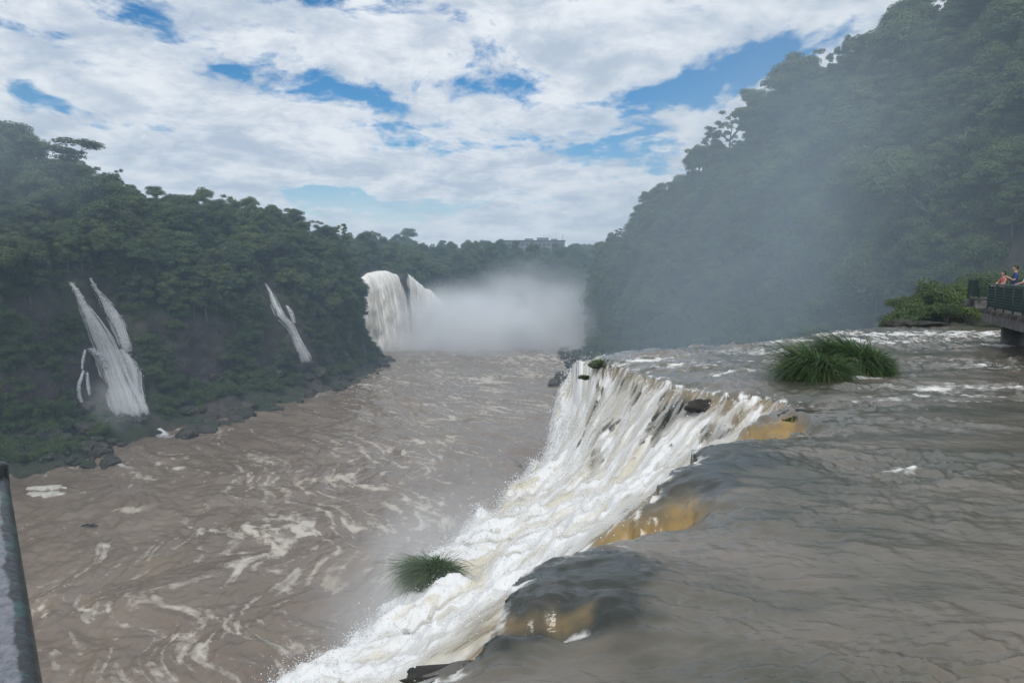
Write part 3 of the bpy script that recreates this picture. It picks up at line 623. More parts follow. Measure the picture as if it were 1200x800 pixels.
# rivulet from the twin fall to the river
rv = [at_z(px, py, zz_) for px, py, zz_ in [(164, 490, -37.6), (172, 494, -38.3), (181, 500, -38.9), (190, 508, -39.4), (196, 516, -39.75)]]
rivo = ribbon('torrent', rv, [1.2, 1.4, 1.6, 2.2, 3.0], (1, .1, 0), M_FALL, None, seed=31, bulge=.3)
tag(rivo, 'short white torrent running between boulders into the muddy river', 'torrent')
FALL_PATHS.append(([(164, 490), (172, 494), (181, 500), (190, 508), (196, 516)], [6, 6, 7, 9, 12], 180))

# the broad far fall: curtain from a curved lip
def curtain(name, lip, drop, out, mat, parent, seed, nu=60, nv=40):
    lip = np.array(lip, float); n = len(lip); t = np.linspace(0, n - 1, nu)
    ip = lambda a: np.stack([np.interp(t, np.arange(n), a[:, k]) for k in range(3)], 1)
    Lp = ip(lip); O = ip(np.array(out, float)); v = np.linspace(0, 1, nv)
    X = np.zeros((nu, nv, 3)); H = Lp[:, 2] - (-41.0)
    X[..., 0] = Lp[:, 0, None] + O[:, 0, None] * np.sqrt(v)[None]; X[..., 1] = Lp[:, 1, None] + O[:, 1, None] * np.sqrt(v)[None]
    X[..., 2] = Lp[:, 2, None] - H[:, None] * v[None] ** 1.15
    arc = np.concatenate([[0], np.cumsum(np.linalg.norm(np.diff(Lp, axis=0), axis=1))])
    bil = 2.6 * fbm(arc[:, None] / 4.5 + 0 * v[None] + seed * 7, v[None] * 3.0 + 0 * arc[:, None], 0, 4) * (0.25 + v[None]) + 2.0 * (ridged(arc[:, None] / 3.0 + seed, v[None] * 4.2 + 0 * arc[:, None], 2, 3) - .6) * (0.3 + v[None])
    o2 = O / (np.linalg.norm(O, axis=1)[:, None] + 1e-6); X += o2[:, None] * bil[..., None]
    e1 = np.minimum(1, np.minimum(np.arange(nu), np.arange(nu)[::-1]) / 3.0)
    me = np_mesh(name, X.reshape(-1, 3), grid_faces(nu, nv), {'edge': np.repeat(e1, nv)})
    uvl = me.uv_layers.new(name='UVMap'); UV = np.column_stack([np.repeat(arc, nv) * .12 + seed * 3.3, np.tile(v, nu) * 5]); li = np.zeros(len(me.loops), np.int32)
    me.loops.foreach_get('vertex_index', li); uvl.data.foreach_set('uv', UV[li].astype(np.float32).ravel())
    o = link_mesh(name, me, mat, parent); rg = np.random.default_rng(seed + 900); Vs = []; Fs = []; Ta = []; Tb = []; base = 0
    for k in range(nu * 5):
        iu = rg.integers(1, nu - 1); j0 = rg.integers(0, nv - 8); j1 = min(nv, j0 + rg.integers(6, 26)); m = j1 - j0; C = X[iu, j0:j1] + o2[iu] * (.25 + .9 * rg.random()) + np.array([.5, -.3, 0]) * rg.normal() * .7
        wth = np.clip(rg.gamma(2, .16), .08, 1.0) * np.sin(np.linspace(.2, 2.95, m)) ** .5; sd = np.array([.95, .3, 0])
        Vs.append(np.stack([C - sd * wth[:, None], C + o2[iu] * wth[:, None] * .6, C + sd * wth[:, None]], 1).reshape(-1, 3)); Fs.append(grid_faces(m, 3) + base); base += m * 3; Ta.append(np.full(m * 3, rg.random())); Tb.append(np.repeat(np.sin(np.linspace(.1, 3.0, m)) * rg.uniform(.3, 1), 3))
    th = link_mesh('threads', np_mesh('threads', np.concatenate(Vs), np.concatenate(Fs), {'tone': np.concatenate(Ta), 'thick': np.concatenate(Tb)}), M_THREADB, o)
    return o
ff = empty('waterfall', (-70, 405, -40)); tag(ff, 'broad muddy waterfall plunging into mist at the head of the gorge', 'waterfall')
lipA = [at_y(px, py, Y) for px, py, Y in [(404, 380, 392), (411, 355, 397), (416, 338, 402), (421, 327, 406), (430, 320, 411), (442, 317.5, 415), (452, 317, 419), (457, 319.5, 421), (463, 321, 423)]]
keep_world(curtain('curtain', lipA, 0, [(2, -6, 0), (4, -8, 0), (6, -9, 0), (9, -10, 0), (12, -11, 0), (13, -10, 0), (12, -10, 0), (11, -9, 0), (9, -7, 0)], M_FALLB, None, 1, 80), ff)
lipB = [at_y(px, py, Y) for px, py, Y in [(476, 319, 428), (482, 324, 430), (490, 331, 433), (498, 338, 437), (504, 339, 440), (511, 348, 444), (517, 352, 448), (521, 361, 452)]]
keep_world(curtain('curtain', lipB, 0, [(4, -6, 0), (5, -6, 0), (5, -6, 0), (5, -6, 0), (4, -5, 0), (4, -5, 0), (4, -5, 0), (3, -4, 0)], M_FALLB, None, 2, 60), ff)
# ledge rock carrying the fall
def rock_wall(name, top, back, depth, parent):
    top = np.array(top, float); n = len(top); t = np.linspace(0, n - 1, 60); Tp = np.stack([np.interp(t, np.arange(n), top[:, k]) for k in range(3)], 1)
    rows = []
    for k in range(26):
        f = k / 25
        r_ = Tp.copy()
        if k == 0: r_ += np.array(back)
        elif k == 1: r_ += np.array(back) * .3
        else: r_[:, 2] = Tp[:, 2] + (-42 - Tp[:, 2]) * (f - .04) / .96; r_[:, 1] -= 2.0 * f
        rows.append(r_)
    G = np.swapaxes(np.array(rows), 0, 1); q = G.reshape(-1, 3)
    q = q + np.column_stack([1.0 * fbm(q[:, 0] / 5, q[:, 1] / 5, q[:, 2] / 6, 4), 1.2 * fbm(q[:, 0] / 4, q[:, 1] / 4, q[:, 2] / 9 + 7, 4), 0.5 * fbm(q[:, 0] / 3, q[:, 1] / 3, q[:, 2] / 6 + 3, 3)])
    return link_mesh(name, np_mesh(name, q, grid_faces(60, 26)), M_BOULDER, parent)
allA = lipA + lipB
rw = rock_wall('rock_ledge', [p + np.array([-1.0, 2.2, -.2]) for p in allA] + [at_y(529, 375, 462), at_y(540, 392, 475)], np.array([-14, 26, 3.0]), 0, None)
tag(rw, 'dark red brown basalt ledge carrying the broad muddy waterfall', 'rock')

# ================================================================== trees
def leaf_cloud(centres, radii, n_each, size, squash=0.75, up=0.35, rng=RNG):
    """leaf quads spread over lumps; tone attribute lighter on some leaves"""
    Vs = []; tone = []
    for c, r, n in zip(centres, radii, n_each):
        d = rng.normal(size=(n, 3)); d /= np.linalg.norm(d, axis=1)[:, None]; d[:, 2] = np.where(d[:, 2] < -.35, -d[:, 2], d[:, 2])
        rr = r * (0.35 + 0.80 * rng.random(n) ** 0.6)
        p = c + d * rr[:, None] * np.array([1, 1, squash])
        nr = d + rng.normal(size=(n, 3)) * 0.32 + np.array([0, 0, up]); nr /= np.linalg.norm(nr, axis=1)[:, None]
        a = np.cross(nr, rng.normal(size=(n, 3))); a /= np.linalg.norm(a, axis=1)[:, None] + 1e-9; b = np.cross(nr, a)
        s = size * (0.6 + 0.8 * rng.random(n))[:, None]
        Vs.append(np.stack([p - a * s, p - b * s * .55 - nr * s * .15, p + a * s, p + b * s * .55 + nr * s * .1], 1))
        tone.append(np.repeat(np.clip(rng.random(n) * .8 + rng.normal() * .25, 0, 1), 4))
    Vq = np.concatenate(Vs).reshape(-1, 3); Fq = np.arange(len(Vq)).reshape(-1, 4)
    return Vq, Fq, np.concatenate(tone)
def crown_mesh(name, kind, rng):
    cs = []; rs = []
    if kind == 'broad':
        H, Rr = 5.5, 5.0
        for i in range(34):
            a = rng.random() * 6.283; q = math.sqrt(rng.random()); hgt = rng.random()
            rad = Rr * q * (1 - .55 * hgt); cs.append([rad * math.cos(a), rad * math.sin(a), 4.5 + H * hgt * (1 - .25 * q) + rng.normal() * .5]); rs.append(1.1 + rng.random() * 1.1)
    elif kind == 'tall':
        for i in range(36):
            a = rng.random() * 6.283; hgt = rng.random(); rad = 3.6 * math.sqrt(rng.random()) * (1.1 - .55 * abs(hgt - .45) * 2 * .8)
            cs.append([rad * math.cos(a), rad * math.sin(a), 4.0 + 10 * hgt]); rs.append(1.0 + rng.random() * 1.0)
    elif kind == 'umbrella':
        for i in range(22):
            a = rng.random() * 6.283; q = math.sqrt(rng.random()); rad = 4.6 * q
            cs.append([rad * math.cos(a), rad * math.sin(a), 11.5 - 1.3 * q * q + rng.normal() * .35]); rs.append(.8 + rng.random() * .7)
    elif kind == 'open':
        for b in range(8):
            a = b * .785 + rng.normal() * .3; L = 3 + rng.random() * 2.5; zt = 6 + rng.random() * 5
            for i in range(7):
                cs.append([L * math.cos(a) + rng.normal() * 1.3, L * math.sin(a) + rng.normal() * 1.3, zt + rng.normal() * .7]); rs.append(.45 + rng.random() * .5)
    elif kind == 'vine':
        for i in range(40):
            a = rng.random() * 6.283; hgt = rng.random(); rad = (1.6 + 1.6 * (1 - hgt) + (1.6 if hgt > .82 else 0)) * math.sqrt(rng.random())
            cs.append([rad * math.cos(a), rad * math.sin(a), 1 + 12 * hgt]); rs.append(.7 + rng.random() * .8)
    elif kind == 'shrub':
        for i in range(12):
            a = rng.random() * 6.283; q = math.sqrt(rng.random()); cs.append([1.5 * q * math.cos(a), 1.5 * q * math.sin(a), .5 + 1.3 * rng.random() * (1 - .5 * q)]); rs.append(.45 + rng.random() * .5)
    cs = np.array(cs); rs = np.array(rs)
    n = (rs ** 2 * (170 if kind != 'shrub' else 420)).astype(int) + 8
    Vq, Fq, tn = leaf_cloud(cs, rs, n, 0.20 if kind != 'shrub' else 0.085, rng=rng)
    me = np_mesh(name, Vq, Fq, {'tone': tn}); return me, cs
def trunk_mesh(name, cs, top, base_r, rng, nlimb=7):
    bm = bmesh.new(); pts = [Vector((0, 0, -1.5))]; k = 5
    lean = rng.normal(size=2) * .5
    for i in range(1, k + 1): pts.append(Vector((lean[0] * (i / k) ** 2 + rng.normal() * .1, lean[1] * (i / k) ** 2 + rng.normal() * .1, top * i / k)))
    tube(bm, pts, [base_r * (1.35 if i == 0 else 1 - .14 * i) for i in range(k + 1)], 7)
    for c in cs[rng.choice(len(cs), min(nlimb, len(cs)), replace=False)]:
        s = pts[min(k, max(2, int(k * min(1, c[2] / top * .75))))]; e = Vector(c); mid = s.lerp(e, .5) + Vector((0, 0, .3))
        tube(bm, [s, mid, e], [base_r * .42, base_r * .28, base_r * .1], 5)
    bmesh.ops.recalc_face_normals(bm, faces=bm.faces); me = bpy.data.meshes.new(name); bm.to_mesh(me); bm.free(); me.materials.append(M_BARK)
    me.polygons.foreach_set('use_smooth', np.ones(len(me.polygons), bool)); return me
KINDS = {}
for kind, nvar, top in [('broad', 3, 6.5), ('tall', 3, 10), ('umbrella', 2, 11.0), ('open', 2, 8), ('vine', 2, 12)]:
    KINDS[kind] = []
    for i in range(nvar):
        rg = np.random.default_rng(100 + i * 7 + len(kind)); me, cs = crown_mesh('crown_' + kind, kind, rg); me.materials.append(M_LEAF)
        KINDS[kind].append((me, trunk_mesh('trunk_' + kind, cs, top, {'umbrella': .24, 'open': .42}.get(kind, .28), rg)))
SHRUB = []
for i in range(3):
    me, cs = crown_mesh('shrub_leaves', 'shrub', np.random.default_rng(300 + i)); me.materials.append(M_SHRUB); SHRUB.append(me)
KDESC = {'broad': 'broad crowned', 'tall': 'tall oval', 'umbrella': 'flat topped umbrella', 'open': 'open limbed', 'vine': 'vine draped'}
def where(p, hill):
    if hill == 'L':
        if p[2] > -2: band = 'cresting the wooded cliff' if p[2] > 14 else 'high on the wooded cliff'
        else: band = 'clinging to the wooded cliff wall'
        X, Y, D = project(p); mk = [('beside the twin stranded waterfall', 125), ('beside the narrow slanting waterfall', 335), ('towards the broad far fall', 420), ('between the thin waterfalls', 230), ('before the twin fall', 10)]
        return band + ' ' + min(mk, key=lambda m: abs(m[1] - X))[0]
    if hill == 'R':
        band = 'on the ridge of the misty hillside' if p[2] > 42 else 'midway up the misty hillside' if p[2] > 14 else 'low on the misty hillside'
        return band + (' above the walkway and bank shrubs' if p[1] < 135 else ' opposite the wooded cliff' if p[1] < 230 else ' near its far end')
    return 'on the plateau behind the broad far fall' if p[0] < -20 else 'on the plateau near the long grey building'
def place_tree(kind, var, p, scale, rz, place, group, label=None):
    t = empty('rainforest_tree', p); t.rotation_euler = (0, 0, rz); t.scale = scale
    tag(t, label or f'{KDESC[kind]} tree {place}', 'tree', group)
    cm, tm = KINDS[kind][var]
    c = bpy.data.objects.new('crown', cm); COL.objects.link(c); c.parent = t
    k = bpy.data.objects.new('trunk', tm); COL.objects.link(k); k.parent = t
    return t
def sample(V, F, T, n, tmin, tmax):
    c = V[F]; ar = np.linalg.norm(np.cross(c[:, 2] - c[:, 0], c[:, 3] - c[:, 1]), axis=1) / 2
    t = T[F].mean(1); ar = np.where((t >= tmin) & (t <= tmax), ar, 0); i = RNG.choice(len(F), n, p=ar / ar.sum())
    u = RNG.random((n, 1)); w_ = RNG.random((n, 1)); q = V[F[i]]
    p = q[:, 0] * (1 - u) * (1 - w_) + q[:, 1] * u * (1 - w_) + q[:, 2] * u * w_ + q[:, 3] * (1 - u) * w_
    nn = np.cross(q[:, 2] - q[:, 0], q[:, 3] - q[:, 1]); nn /= np.linalg.norm(nn, axis=1)[:, None] + 1e-9; nn *= np.sign(nn[:, 2:3] + 1e-6)
    return p, nn, t[i]
def thin(p, rad):
    """dart throwing: drop points that crowd earlier ones"""
    cell = {}; ok = []
    for i, q in enumerate(p):
        r_ = rad[i]; k = tuple((q // 4).astype(int)); hit = False; m = int(r_ // 4) + 1
        for a in range(-m, m + 1):
            for b in range(-m, m + 1):
                for c in range(-m, m + 1):
                    for j in cell.get((k[0] + a, k[1] + b, k[2] + c), ()):
                        if np.sum((p[j] - q) ** 2) < r_ * r_: hit = True; break
                    if hit: break
                if hit: break
            if hit: break
        if not hit: cell.setdefault(k, []).append(i); ok.append(i)
    return np.array(ok, int)
def clear_of_falls(p, r_m, hgt):
    ok = np.ones(len(p), bool)
    for path, hp, dmin in FALL_PATHS:
        pa = np.array(path, float)
        for hz in (0.15, .5, .95):
            q = p.copy(); q[:, 2] += hgt * hz; X, Y, D = project(q); rp = r_m * FPX / D
            for k in range(len(pa) - 1):
                a, b = pa[k], pa[k + 1]; d = b - a; t = np.clip(((X - a[0]) * d[0] + (Y - a[1]) * d[1]) / (d @ d), 0, 1)
                dist = np.hypot(X - a[0] - t * d[0], Y - a[1] - t * d[1]); hw = max(hp[k], hp[k + 1])
                ok &= ~((dist < hw * .9 + rp * .8 + 4) & (D < dmin + 25))
    return ok
SCAT = []   # forest mass: (mesh, positions, scales, rotations) per hill
def plant(V, F, T, n, tmin, tmax, spacing, smin, smax, kinds, weights, n_ind, place, group, ss, avoid=True, zmin=-30):
    p, nn, t = sample(V, F, T, n, tmin, tmax); s = smin + (smax - smin) * RNG.random(n) ** 1.7
    D = np.linalg.norm(p, axis=1); keep = (p[:, 2] > zmin) & (p[:, 1] > 10); p, nn, s = p[keep], nn[keep], s[keep]
    ok = thin(p, spacing * s); p, nn, s = p[ok], nn[ok], s[ok]
    kd = RNG.choice(len(kinds), len(p), p=np.array(weights) / sum(weights))
    if avoid: c = clear_of_falls(p, 4.0 * s, 11 * s); p, nn, s, kd = p[c], nn[c], s[c], kd[c]
    X, Y, Dp = project(p + np.column_stack([0 * s, 0 * s, 8 * s])); inview = (X > -60) & (X < 1260) & (Y > -80) & (p[:, 1] > 5)
    score = np.where(inview, s / Dp, 0)
    for i in range(len(p)):
        if score[i] > 0 and hidden(p[i] + np.array([0, 0, 9.0 * s[i]])): score[i] = 0
    order = np.argsort(-score)[:n_ind]; order = [i for i in order if score[i] > 0]; sel = np.zeros(len(p), bool); sel[order] = True
    for i in order:
        k = kinds[kd[i]]; place_tree(k, RNG.integers(len(KINDS[k])), p[i], (s[i] * (0.9 + .25 * RNG.random()), s[i] * (0.9 + .25 * RNG.random()), s[i]), RNG.random() * 6.283, where(p[i], place), group)
    near = np.where(~sel & ((score > 0) | (RNG.random(len(p)) < .8)))[0]
    for i in near: k = kinds[kd[i]]; ss.append((KINDS[k][RNG.integers(len(KINDS[k]))][0], p[i], s[i], RNG.random() * 6.283))
    return p, s
def scatter(name, items, label, cat=None):
    """one mass of foliage: instances of a few crowns on a cloud of points"""
    meshes = []; [meshes.append(i[0]) for i in items if i[0] not in meshes]
    pts = np.array([i[1] for i in items]); me = bpy.data.meshes.new(name); me.vertices.add(len(pts)); me.vertices.foreach_set('co', pts.astype(np.float32).ravel())
    for nme, ty, val in (('size', 'FLOAT', [i[2] for i in items]), ('turn', 'FLOAT', [i[3] for i in items]), ('which', 'INT', [meshes.index(i[0]) for i in items])):
        at = me.attributes.new(nme, ty, 'POINT'); at.data.foreach_set('value', np.array(val, np.float32 if ty == 'FLOAT' else np.int32))
    o = bpy.data.objects.new(name, me); COL.objects.link(o)
    ng = bpy.data.node_groups.new(name, 'GeometryNodeTree'); ng.interface.new_socket('Geometry', in_out='INPUT', socket_type='NodeSocketGeometry'); ng.interface.new_socket('Geometry', in_out='OUTPUT', socket_type='NodeSocketGeometry')
    N = ng.nodes; Lk = ng.links; gi = N.new('NodeGroupInput'); go = N.new('NodeGroupOutput'); jn = N.new('GeometryNodeJoinGeometry')
    def named(nm, ty): a = N.new('GeometryNodeInputNamedAttribute'); a.data_type = ty; a.inputs['Name'].default_value = nm; return a.outputs['Attribute']
    sz = named('size', 'FLOAT'); tu = named('turn', 'FLOAT'); wh = named('which', 'INT'); cx = N.new('ShaderNodeCombineXYZ'); Lk.new(tu, cx.inputs[2])
    for k, m_ in enumerate(meshes):
        src = next(ob for ob in bpy.data.objects if ob.data is m_)
        oi = N.new('GeometryNodeObjectInfo'); oi.inputs['Object'].default_value = src; oi.transform_space = 'ORIGINAL'; oi.inputs['As Instance'].default_value = True
        cmp = N.new('FunctionNodeCompare'); cmp.data_type = 'INT'; cmp.operation = 'EQUAL'; Lk.new(wh, cmp.inputs[2]); cmp.inputs[3].default_value = k
        ip = N.new('GeometryNodeInstanceOnPoints'); Lk.new(gi.outputs[0], ip.inputs['Points']); Lk.new(cmp.outputs[0], ip.inputs['Selection']); Lk.new(oi.outputs['Geometry'], ip.inputs['Instance'])
        Lk.new(cx.outputs[0], ip.inputs['Rotation']); Lk.new(sz, ip.inputs['Scale']); Lk.new(ip.outputs[0], jn.inputs[0])
    Lk.new(jn.outputs[0], go.inputs[0]); md = o.modifiers.new('scatter', 'NODES'); md.node_group = ng
    tag(o, label, cat, kind='stuff'); return o

# special trees that stand out against the sky
def skyline(px, py_top, b, kind, hgt, label, var=0, Y=None):
    """stands on the ridge below the given skyline pixel, its height from the ground it stands on"""
    best = None
    for yy in np.arange(py_top, py_top + 160, 1.5):
        h, nrm = cast(b, px, yy)
        if h is not None: best = h; break
    if best is None: return
    top = EYE + (ray(px, py_top)[2] / ray(px, py_top)[1]) * best.y
    H = {'umbrella': 12.6, 'open': 11.5, 'broad': 10.5, 'tall': 15, 'vine': 14}[kind]
    s = max(0.45, min(2.2, (top - best.z + .8) / H)); wsc = hgt * s
    place_tree(kind, var, (best.x, best.y, best.z - .8), (wsc, wsc, s), random.random() * 6.28, '', 'trees that stand out on the skyline', label)
skyline(438, 266, B_P, 'umbrella', .8, 'lone umbrella tree above the plateau forest beside the broad far fall')
skyline(995, 44, B_R, 'umbrella', .6, 'slender flat topped umbrella tree on the ridge of the misty hillside')
skyline(981, 56, B_R, 'open', .7, 'small open crowned tree beside the slender umbrella tree on the ridge', 1)
skyline(930, 66, B_R, 'broad', 1.15, 'large layered tree bulging from the ridge of the misty hillside', 0)
skyline(880, 118, B_R, 'open', 1.2, 'dark spreading tree leaning out from the ridge below the large layered tree')
skyline(855, 140, B_R, 'open', 1.0, 'lacy limbed tree reaching out from the ridge over the gorge', 1)
skyline(820, 170, B_R, 'umbrella', .9, 'low flat crowned tree on the descending end of the misty ridge', 1)
skyline(1065, 2, B_R, 'broad', 1.2, 'big rounded tree at the highest part of the misty ridge', 1)
skyline(85, 164, B_L, 'vine', 2.0, 'tall vine draped tree towering over the wooded cliff top', 0)
skyline(20, 146, B_L, 'broad', 1.3, 'massive dark tree at the highest point of the wooded cliff', 2)
skyline(134, 194, B_L, 'vine', .75, 'thin vine wrapped snag beside the tall vine draped tree', 1)
skyline(317, 241, B_L, 'broad', .9, 'rounded tree standing proud of the low crest of the wooded cliff', 1)
skyline(387, 262, B_L, 'open', 1.2, 'spreading tree at the tip of the wooded cliff crest')
skyline(480, 268, B_P, 'tall', 1.1, 'bulky tree rising above the plateau forest')

massL, massR, massP = [], [], []
plant(RV, RF, RT, 5200, .18, .93, 5.2, .50, 1.60, ['broad', 'tall', 'vine', 'open'], [5, 3, 1, .7], 135, 'R', 'trees on the misty hillside', massR, zmin=-26)
plant(LV, LF, LT, 6000, .40, .93, 4.9, .50, 1.50, ['broad', 'tall', 'vine', 'open'], [6, 3, 1, .5], 120, 'L', 'trees on the wooded cliff', massL, zmin=-24)
plant(PV, PF, PT, 3600, .60, .99, 4.6, .95, 1.6, ['broad', 'tall', 'open'], [5, 3, .6], 26, 'P', 'trees on the far plateau', massP, zmin=-8)
# shrubs clothing the steeper walls
def shrubs(V, F, T, n, tmin, tmax, smin, smax, ss, thr, zmin=-38):
    p, nn, t = sample(V, F, T, n, tmin, tmax); s = smin + (smax - smin) * RNG.random(n) ** 1.5
    g = fbm(p[:, 0] / 9, p[:, 1] / 9, p[:, 2] / 12, 3) + 0.35 * nn[:, 2]; keep = (g > thr) & (p[:, 2] > zmin) & (p[:, 1] > 10) & ~((p[:, 0] < 0) & (p[:, 1] > 205) & (t < .15)); p, nn, s = p[keep], nn[keep], s[keep]
    c = clear_of_falls(p, 1.3 * s, 2 * s); p, nn, s = p[c], nn[c], s[c]
    for i in range(len(p)): ss.append((SHRUB[RNG.integers(3)], p[i] - nn[i] * .2 - np.array([0, 0, .5 * s[i]]), s[i], RNG.random() * 6.283))

# ================================================================== plants on the bank and the grass islands
def shrub_thing(p, s, mat, label, group, name='shrub', var=0, sz=1.0):
    t = empty(name, p); t.scale = (s, s, s * sz); t.rotation_euler = (0, 0, random.random() * 6.28); tag(t, label, 'shrub', group)
    me = SHRUB[var]
    if mat is not M_SHRUB: me = me.copy(); me.materials.clear(); me.materials.append(mat)
    c = bpy.data.objects.new('foliage', me); COL.objects.link(c); c.parent = t
    bm = bmesh.new()
    for k in range(5):
        a = k * 1.257; tube(bm, [(0, 0, -.4), (.25 * math.cos(a), .25 * math.sin(a), .4), (.8 * math.cos(a), .8 * math.sin(a), 1.1)], [.06, .045, .02], 5)
    bm_obj('stem', bm, M_BARK, t, True); return t
for i, (px, py, Y, s, mat, lab) in enumerate([
        (1044, 384, 43.6, .62, M_SHRUB, 'round dark shrub at the river end of the bank'), (1058, 383, 44.2, .55, M_SHRUB, 'small round shrub next to the shrub at the river end of the bank'),
        (1076, 381, 44.8, .60, M_SHRUB, 'round clipped looking shrub midway along the bank'), (1092, 381, 45.2, .55, M_SHRUB, 'low olive shrub over flat stones on the bank'),
        (1108, 382, 45.2, .60, M_SHRUB, 'ragged olive shrub on the bank below the yellow green bush'), (1133, 382, 45.2, .6, M_BRIGHT, 'yellow green bush by the water near the walkway pier'),
        (1124, 370, 47.5, .85, M_BRIGHT, 'large bright yellow green bush on the bank beside the walkway'), (1100, 372, 48.5, 1.0, M_SHRUB, 'dark shrub behind the ragged olive shrub on the bank'),
        (1160, 380, 47, 1.0, M_SHRUB, 'shaded shrub on the bank under the far walkway'), (1190, 379, 48, 1.1, M_SHRUB, 'shaded shrub on the bank behind the concrete pier')]):
    p = at_y(px, py, Y); shrub_thing((p[0], Y, float(bank_z(np.array([p[0]]), np.array([Y]))[0])), s, mat, lab, 'shrubs along the river bank', var=i % 3)
scat_bank = []
for i in range(520):
    Yy = 46.5 + 38 * RNG.random() ** 1.2; X = 22.0 + (Yy - 44) * .80 - 2.5 + 75 * RNG.random() ** 1.6
    zz_ = float(bank_z(np.array([X]), np.array([Yy]))[0])
    if Yy < bank_edge(X) + 2.5 or zz_ < -12: continue
    massR.append((SHRUB[RNG.integers(3)], np.array([X, Yy, zz_ - .1]), .26 + .30 * RNG.random() + (Yy - 46) * .012, RNG.random() * 6.28))
shrubs(RV, RF, RT, 7500, .02, .9, 1.0, 2.2, massR, -.12)
shrubs(LV, LF, LT, 8000, .04, .72, .7, 1.8, massL, -.04)
shrubs(PV, PF, PT, 3500, .25, .75, 1.6, 3.6, massP, -.05, -20)
scatter('rainforest', massR, 'dense forest and undergrowth clothing the misty hillside')
scatter('rainforest', massL, 'dense forest and undergrowth clothing the wooded cliff')
scatter('rainforest', massP, 'distant forest covering the plateau')

def grass_clump(name, base, rx, ry, h, n, label, lean=(0, 0), droop=.6, blade=.025, rng=RNG, ground=None):
    t = empty(name, tuple(base)); tag(t, label, 'grass clump', 'grass clumps growing in the rapids')
    nt = 16; ta = rng.random(nt) * 6.283; tq = np.sqrt(rng.random(nt)); tl = rng.normal(size=(nt, 2)) * .20; thh = rng.uniform(.68, 1.15, nt); ti = rng.integers(0, nt, n)
    bx_ = rx * (tq * np.cos(ta))[ti] + rng.normal(size=n) * rx * .20; by_ = ry * (tq * np.sin(ta))[ti] + rng.normal(size=n) * ry * .20; a = np.arctan2(by_ / ry, bx_ / rx); q = np.clip(np.hypot(bx_ / rx, by_ / ry), 0, 1.1)
    L = h * (1.12 - .70 * q ** 2) * (.66 + .42 * rng.random(n)) * thh[ti]; dirx = np.cos(a) * q * .38 + lean[0] + tl[ti, 0] + rng.normal(size=n) * .15; diry = np.sin(a) * q * .38 + lean[1] + tl[ti, 1] + rng.normal(size=n) * .15
    k = 6; Vs = np.zeros((n, k, 2, 3)); ang2 = rng.random(n) * 6.283; sx, sy = np.cos(ang2), np.sin(ang2); dr = droop * (.6 + .8 * rng.random(n))
    for j in range(k):
        u = j / (k - 1); w_ = blade * (1 - u ** 1.5) * (.7 + .6 * rng.random(n))
        cx = bx_ + dirx * L * (u * .6 + u * u * .7); cy2 = by_ + diry * L * (u * .6 + u * u * .7); cz = L * (u - dr * u ** 2.4) - .15
        Vs[:, j, 0] = np.stack([cx - sx * w_, cy2 - sy * w_, cz], 1); Vs[:, j, 1] = np.stack([cx + sx * w_, cy2 + sy * w_, cz + .3 * w_], 1)
    idx = np.arange(n * k * 2).reshape(n, k, 2); Fq = np.stack([idx[:, :-1, 0], idx[:, :-1, 1], idx[:, 1:, 1], idx[:, 1:, 0]], -1).reshape(-1, 4)
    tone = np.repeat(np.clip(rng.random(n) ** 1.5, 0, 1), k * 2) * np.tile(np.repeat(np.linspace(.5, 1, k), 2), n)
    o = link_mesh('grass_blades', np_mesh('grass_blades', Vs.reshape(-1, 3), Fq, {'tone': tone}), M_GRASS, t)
    o['kind'] = 'stuff'
    dead = rng.choice(n, n // 22, replace=False); Vd = Vs[dead].copy(); Vd[..., 2] *= rng.uniform(.75, 1.05, (len(dead), 1, 1)); Vd[..., :2] += rng.normal(size=(len(dead), 1, 1, 2)) * .06; idd = np.arange(len(dead) * k * 2).reshape(len(dead), k, 2)
    od = link_mesh('dead_blades', np_mesh('dead_blades', Vd.reshape(-1, 3), np.stack([idd[:, :-1, 0], idd[:, :-1, 1], idd[:, 1:, 1], idd[:, 1:, 0]], -1).reshape(-1, 4)), M_STRAW, t); od['kind'] = 'stuff'
    bm = bmesh.new(); bmesh.ops.create_icosphere(bm, subdivisions=3, radius=1.0)
    for v in bm.verts:
        d = 1 + .25 * float(fbm(np.array([v.co.x * 1.5 + base[0]]), np.array([v.co.y * 1.5 + base[1]]), np.array([v.co.z * 1.5]), 3)[0])
        v.co = Vector((v.co.x * rx * .95 * d, v.co.y * ry * .95 * d, v.co.z * h * .30 * d - .12))
    bm_obj('root_mound', bm, M_LEDGE, t, True); return t
g1 = at_z(1008, 436, 0.0); grass_clump('grass_clump', (g1[0], g1[1], .0), .64, .5, 2.2, 9000, 'larger rounded clump of long green grass islanded in the upper river', (-.06, 0), .72, .020)
g2 = at_z(957, 441, 0.0); grass_clump('grass_clump', (g2[0], g2[1], .0), .55, .45, 1.85, 7000, 'drooping grass clump leaning from the larger rounded clump in the river', (-.14, -.05), .78, .020)
g3 = at_z(931, 438, 0.0); grass_clump('grass_clump', (g3[0], g3[1], .0), .3, .3, .5, 800, 'little tuft of grass at the foot of the drooping clump', (-.4, 0), .6)
g4 = at_z(514, 688, -4.5); grass_clump('grass_clump', (g4[0], g4[1], -4.3), .34, .32, 1.5, 5500, 'dark wet grass clump hanging on the outer edge of the white cascade', (-.12, -.10), .85, .015)
g5 = at_z(706, 424, -.25); grass_clump('grass_clump', (g5[0], g5[1], -.25), .55, .35, .42, 1500, 'low grass tuft on the far tip of the cascade lip', (.05, 0), .5)
g6 = at_z(690, 434, -.6); grass_clump('grass_clump', (g6[0] - .1, g6[1], -.75), .22, .2, .26, 500, 'tiny grass tuft clinging below the far tip of the lip', (-.3, 0), .7)
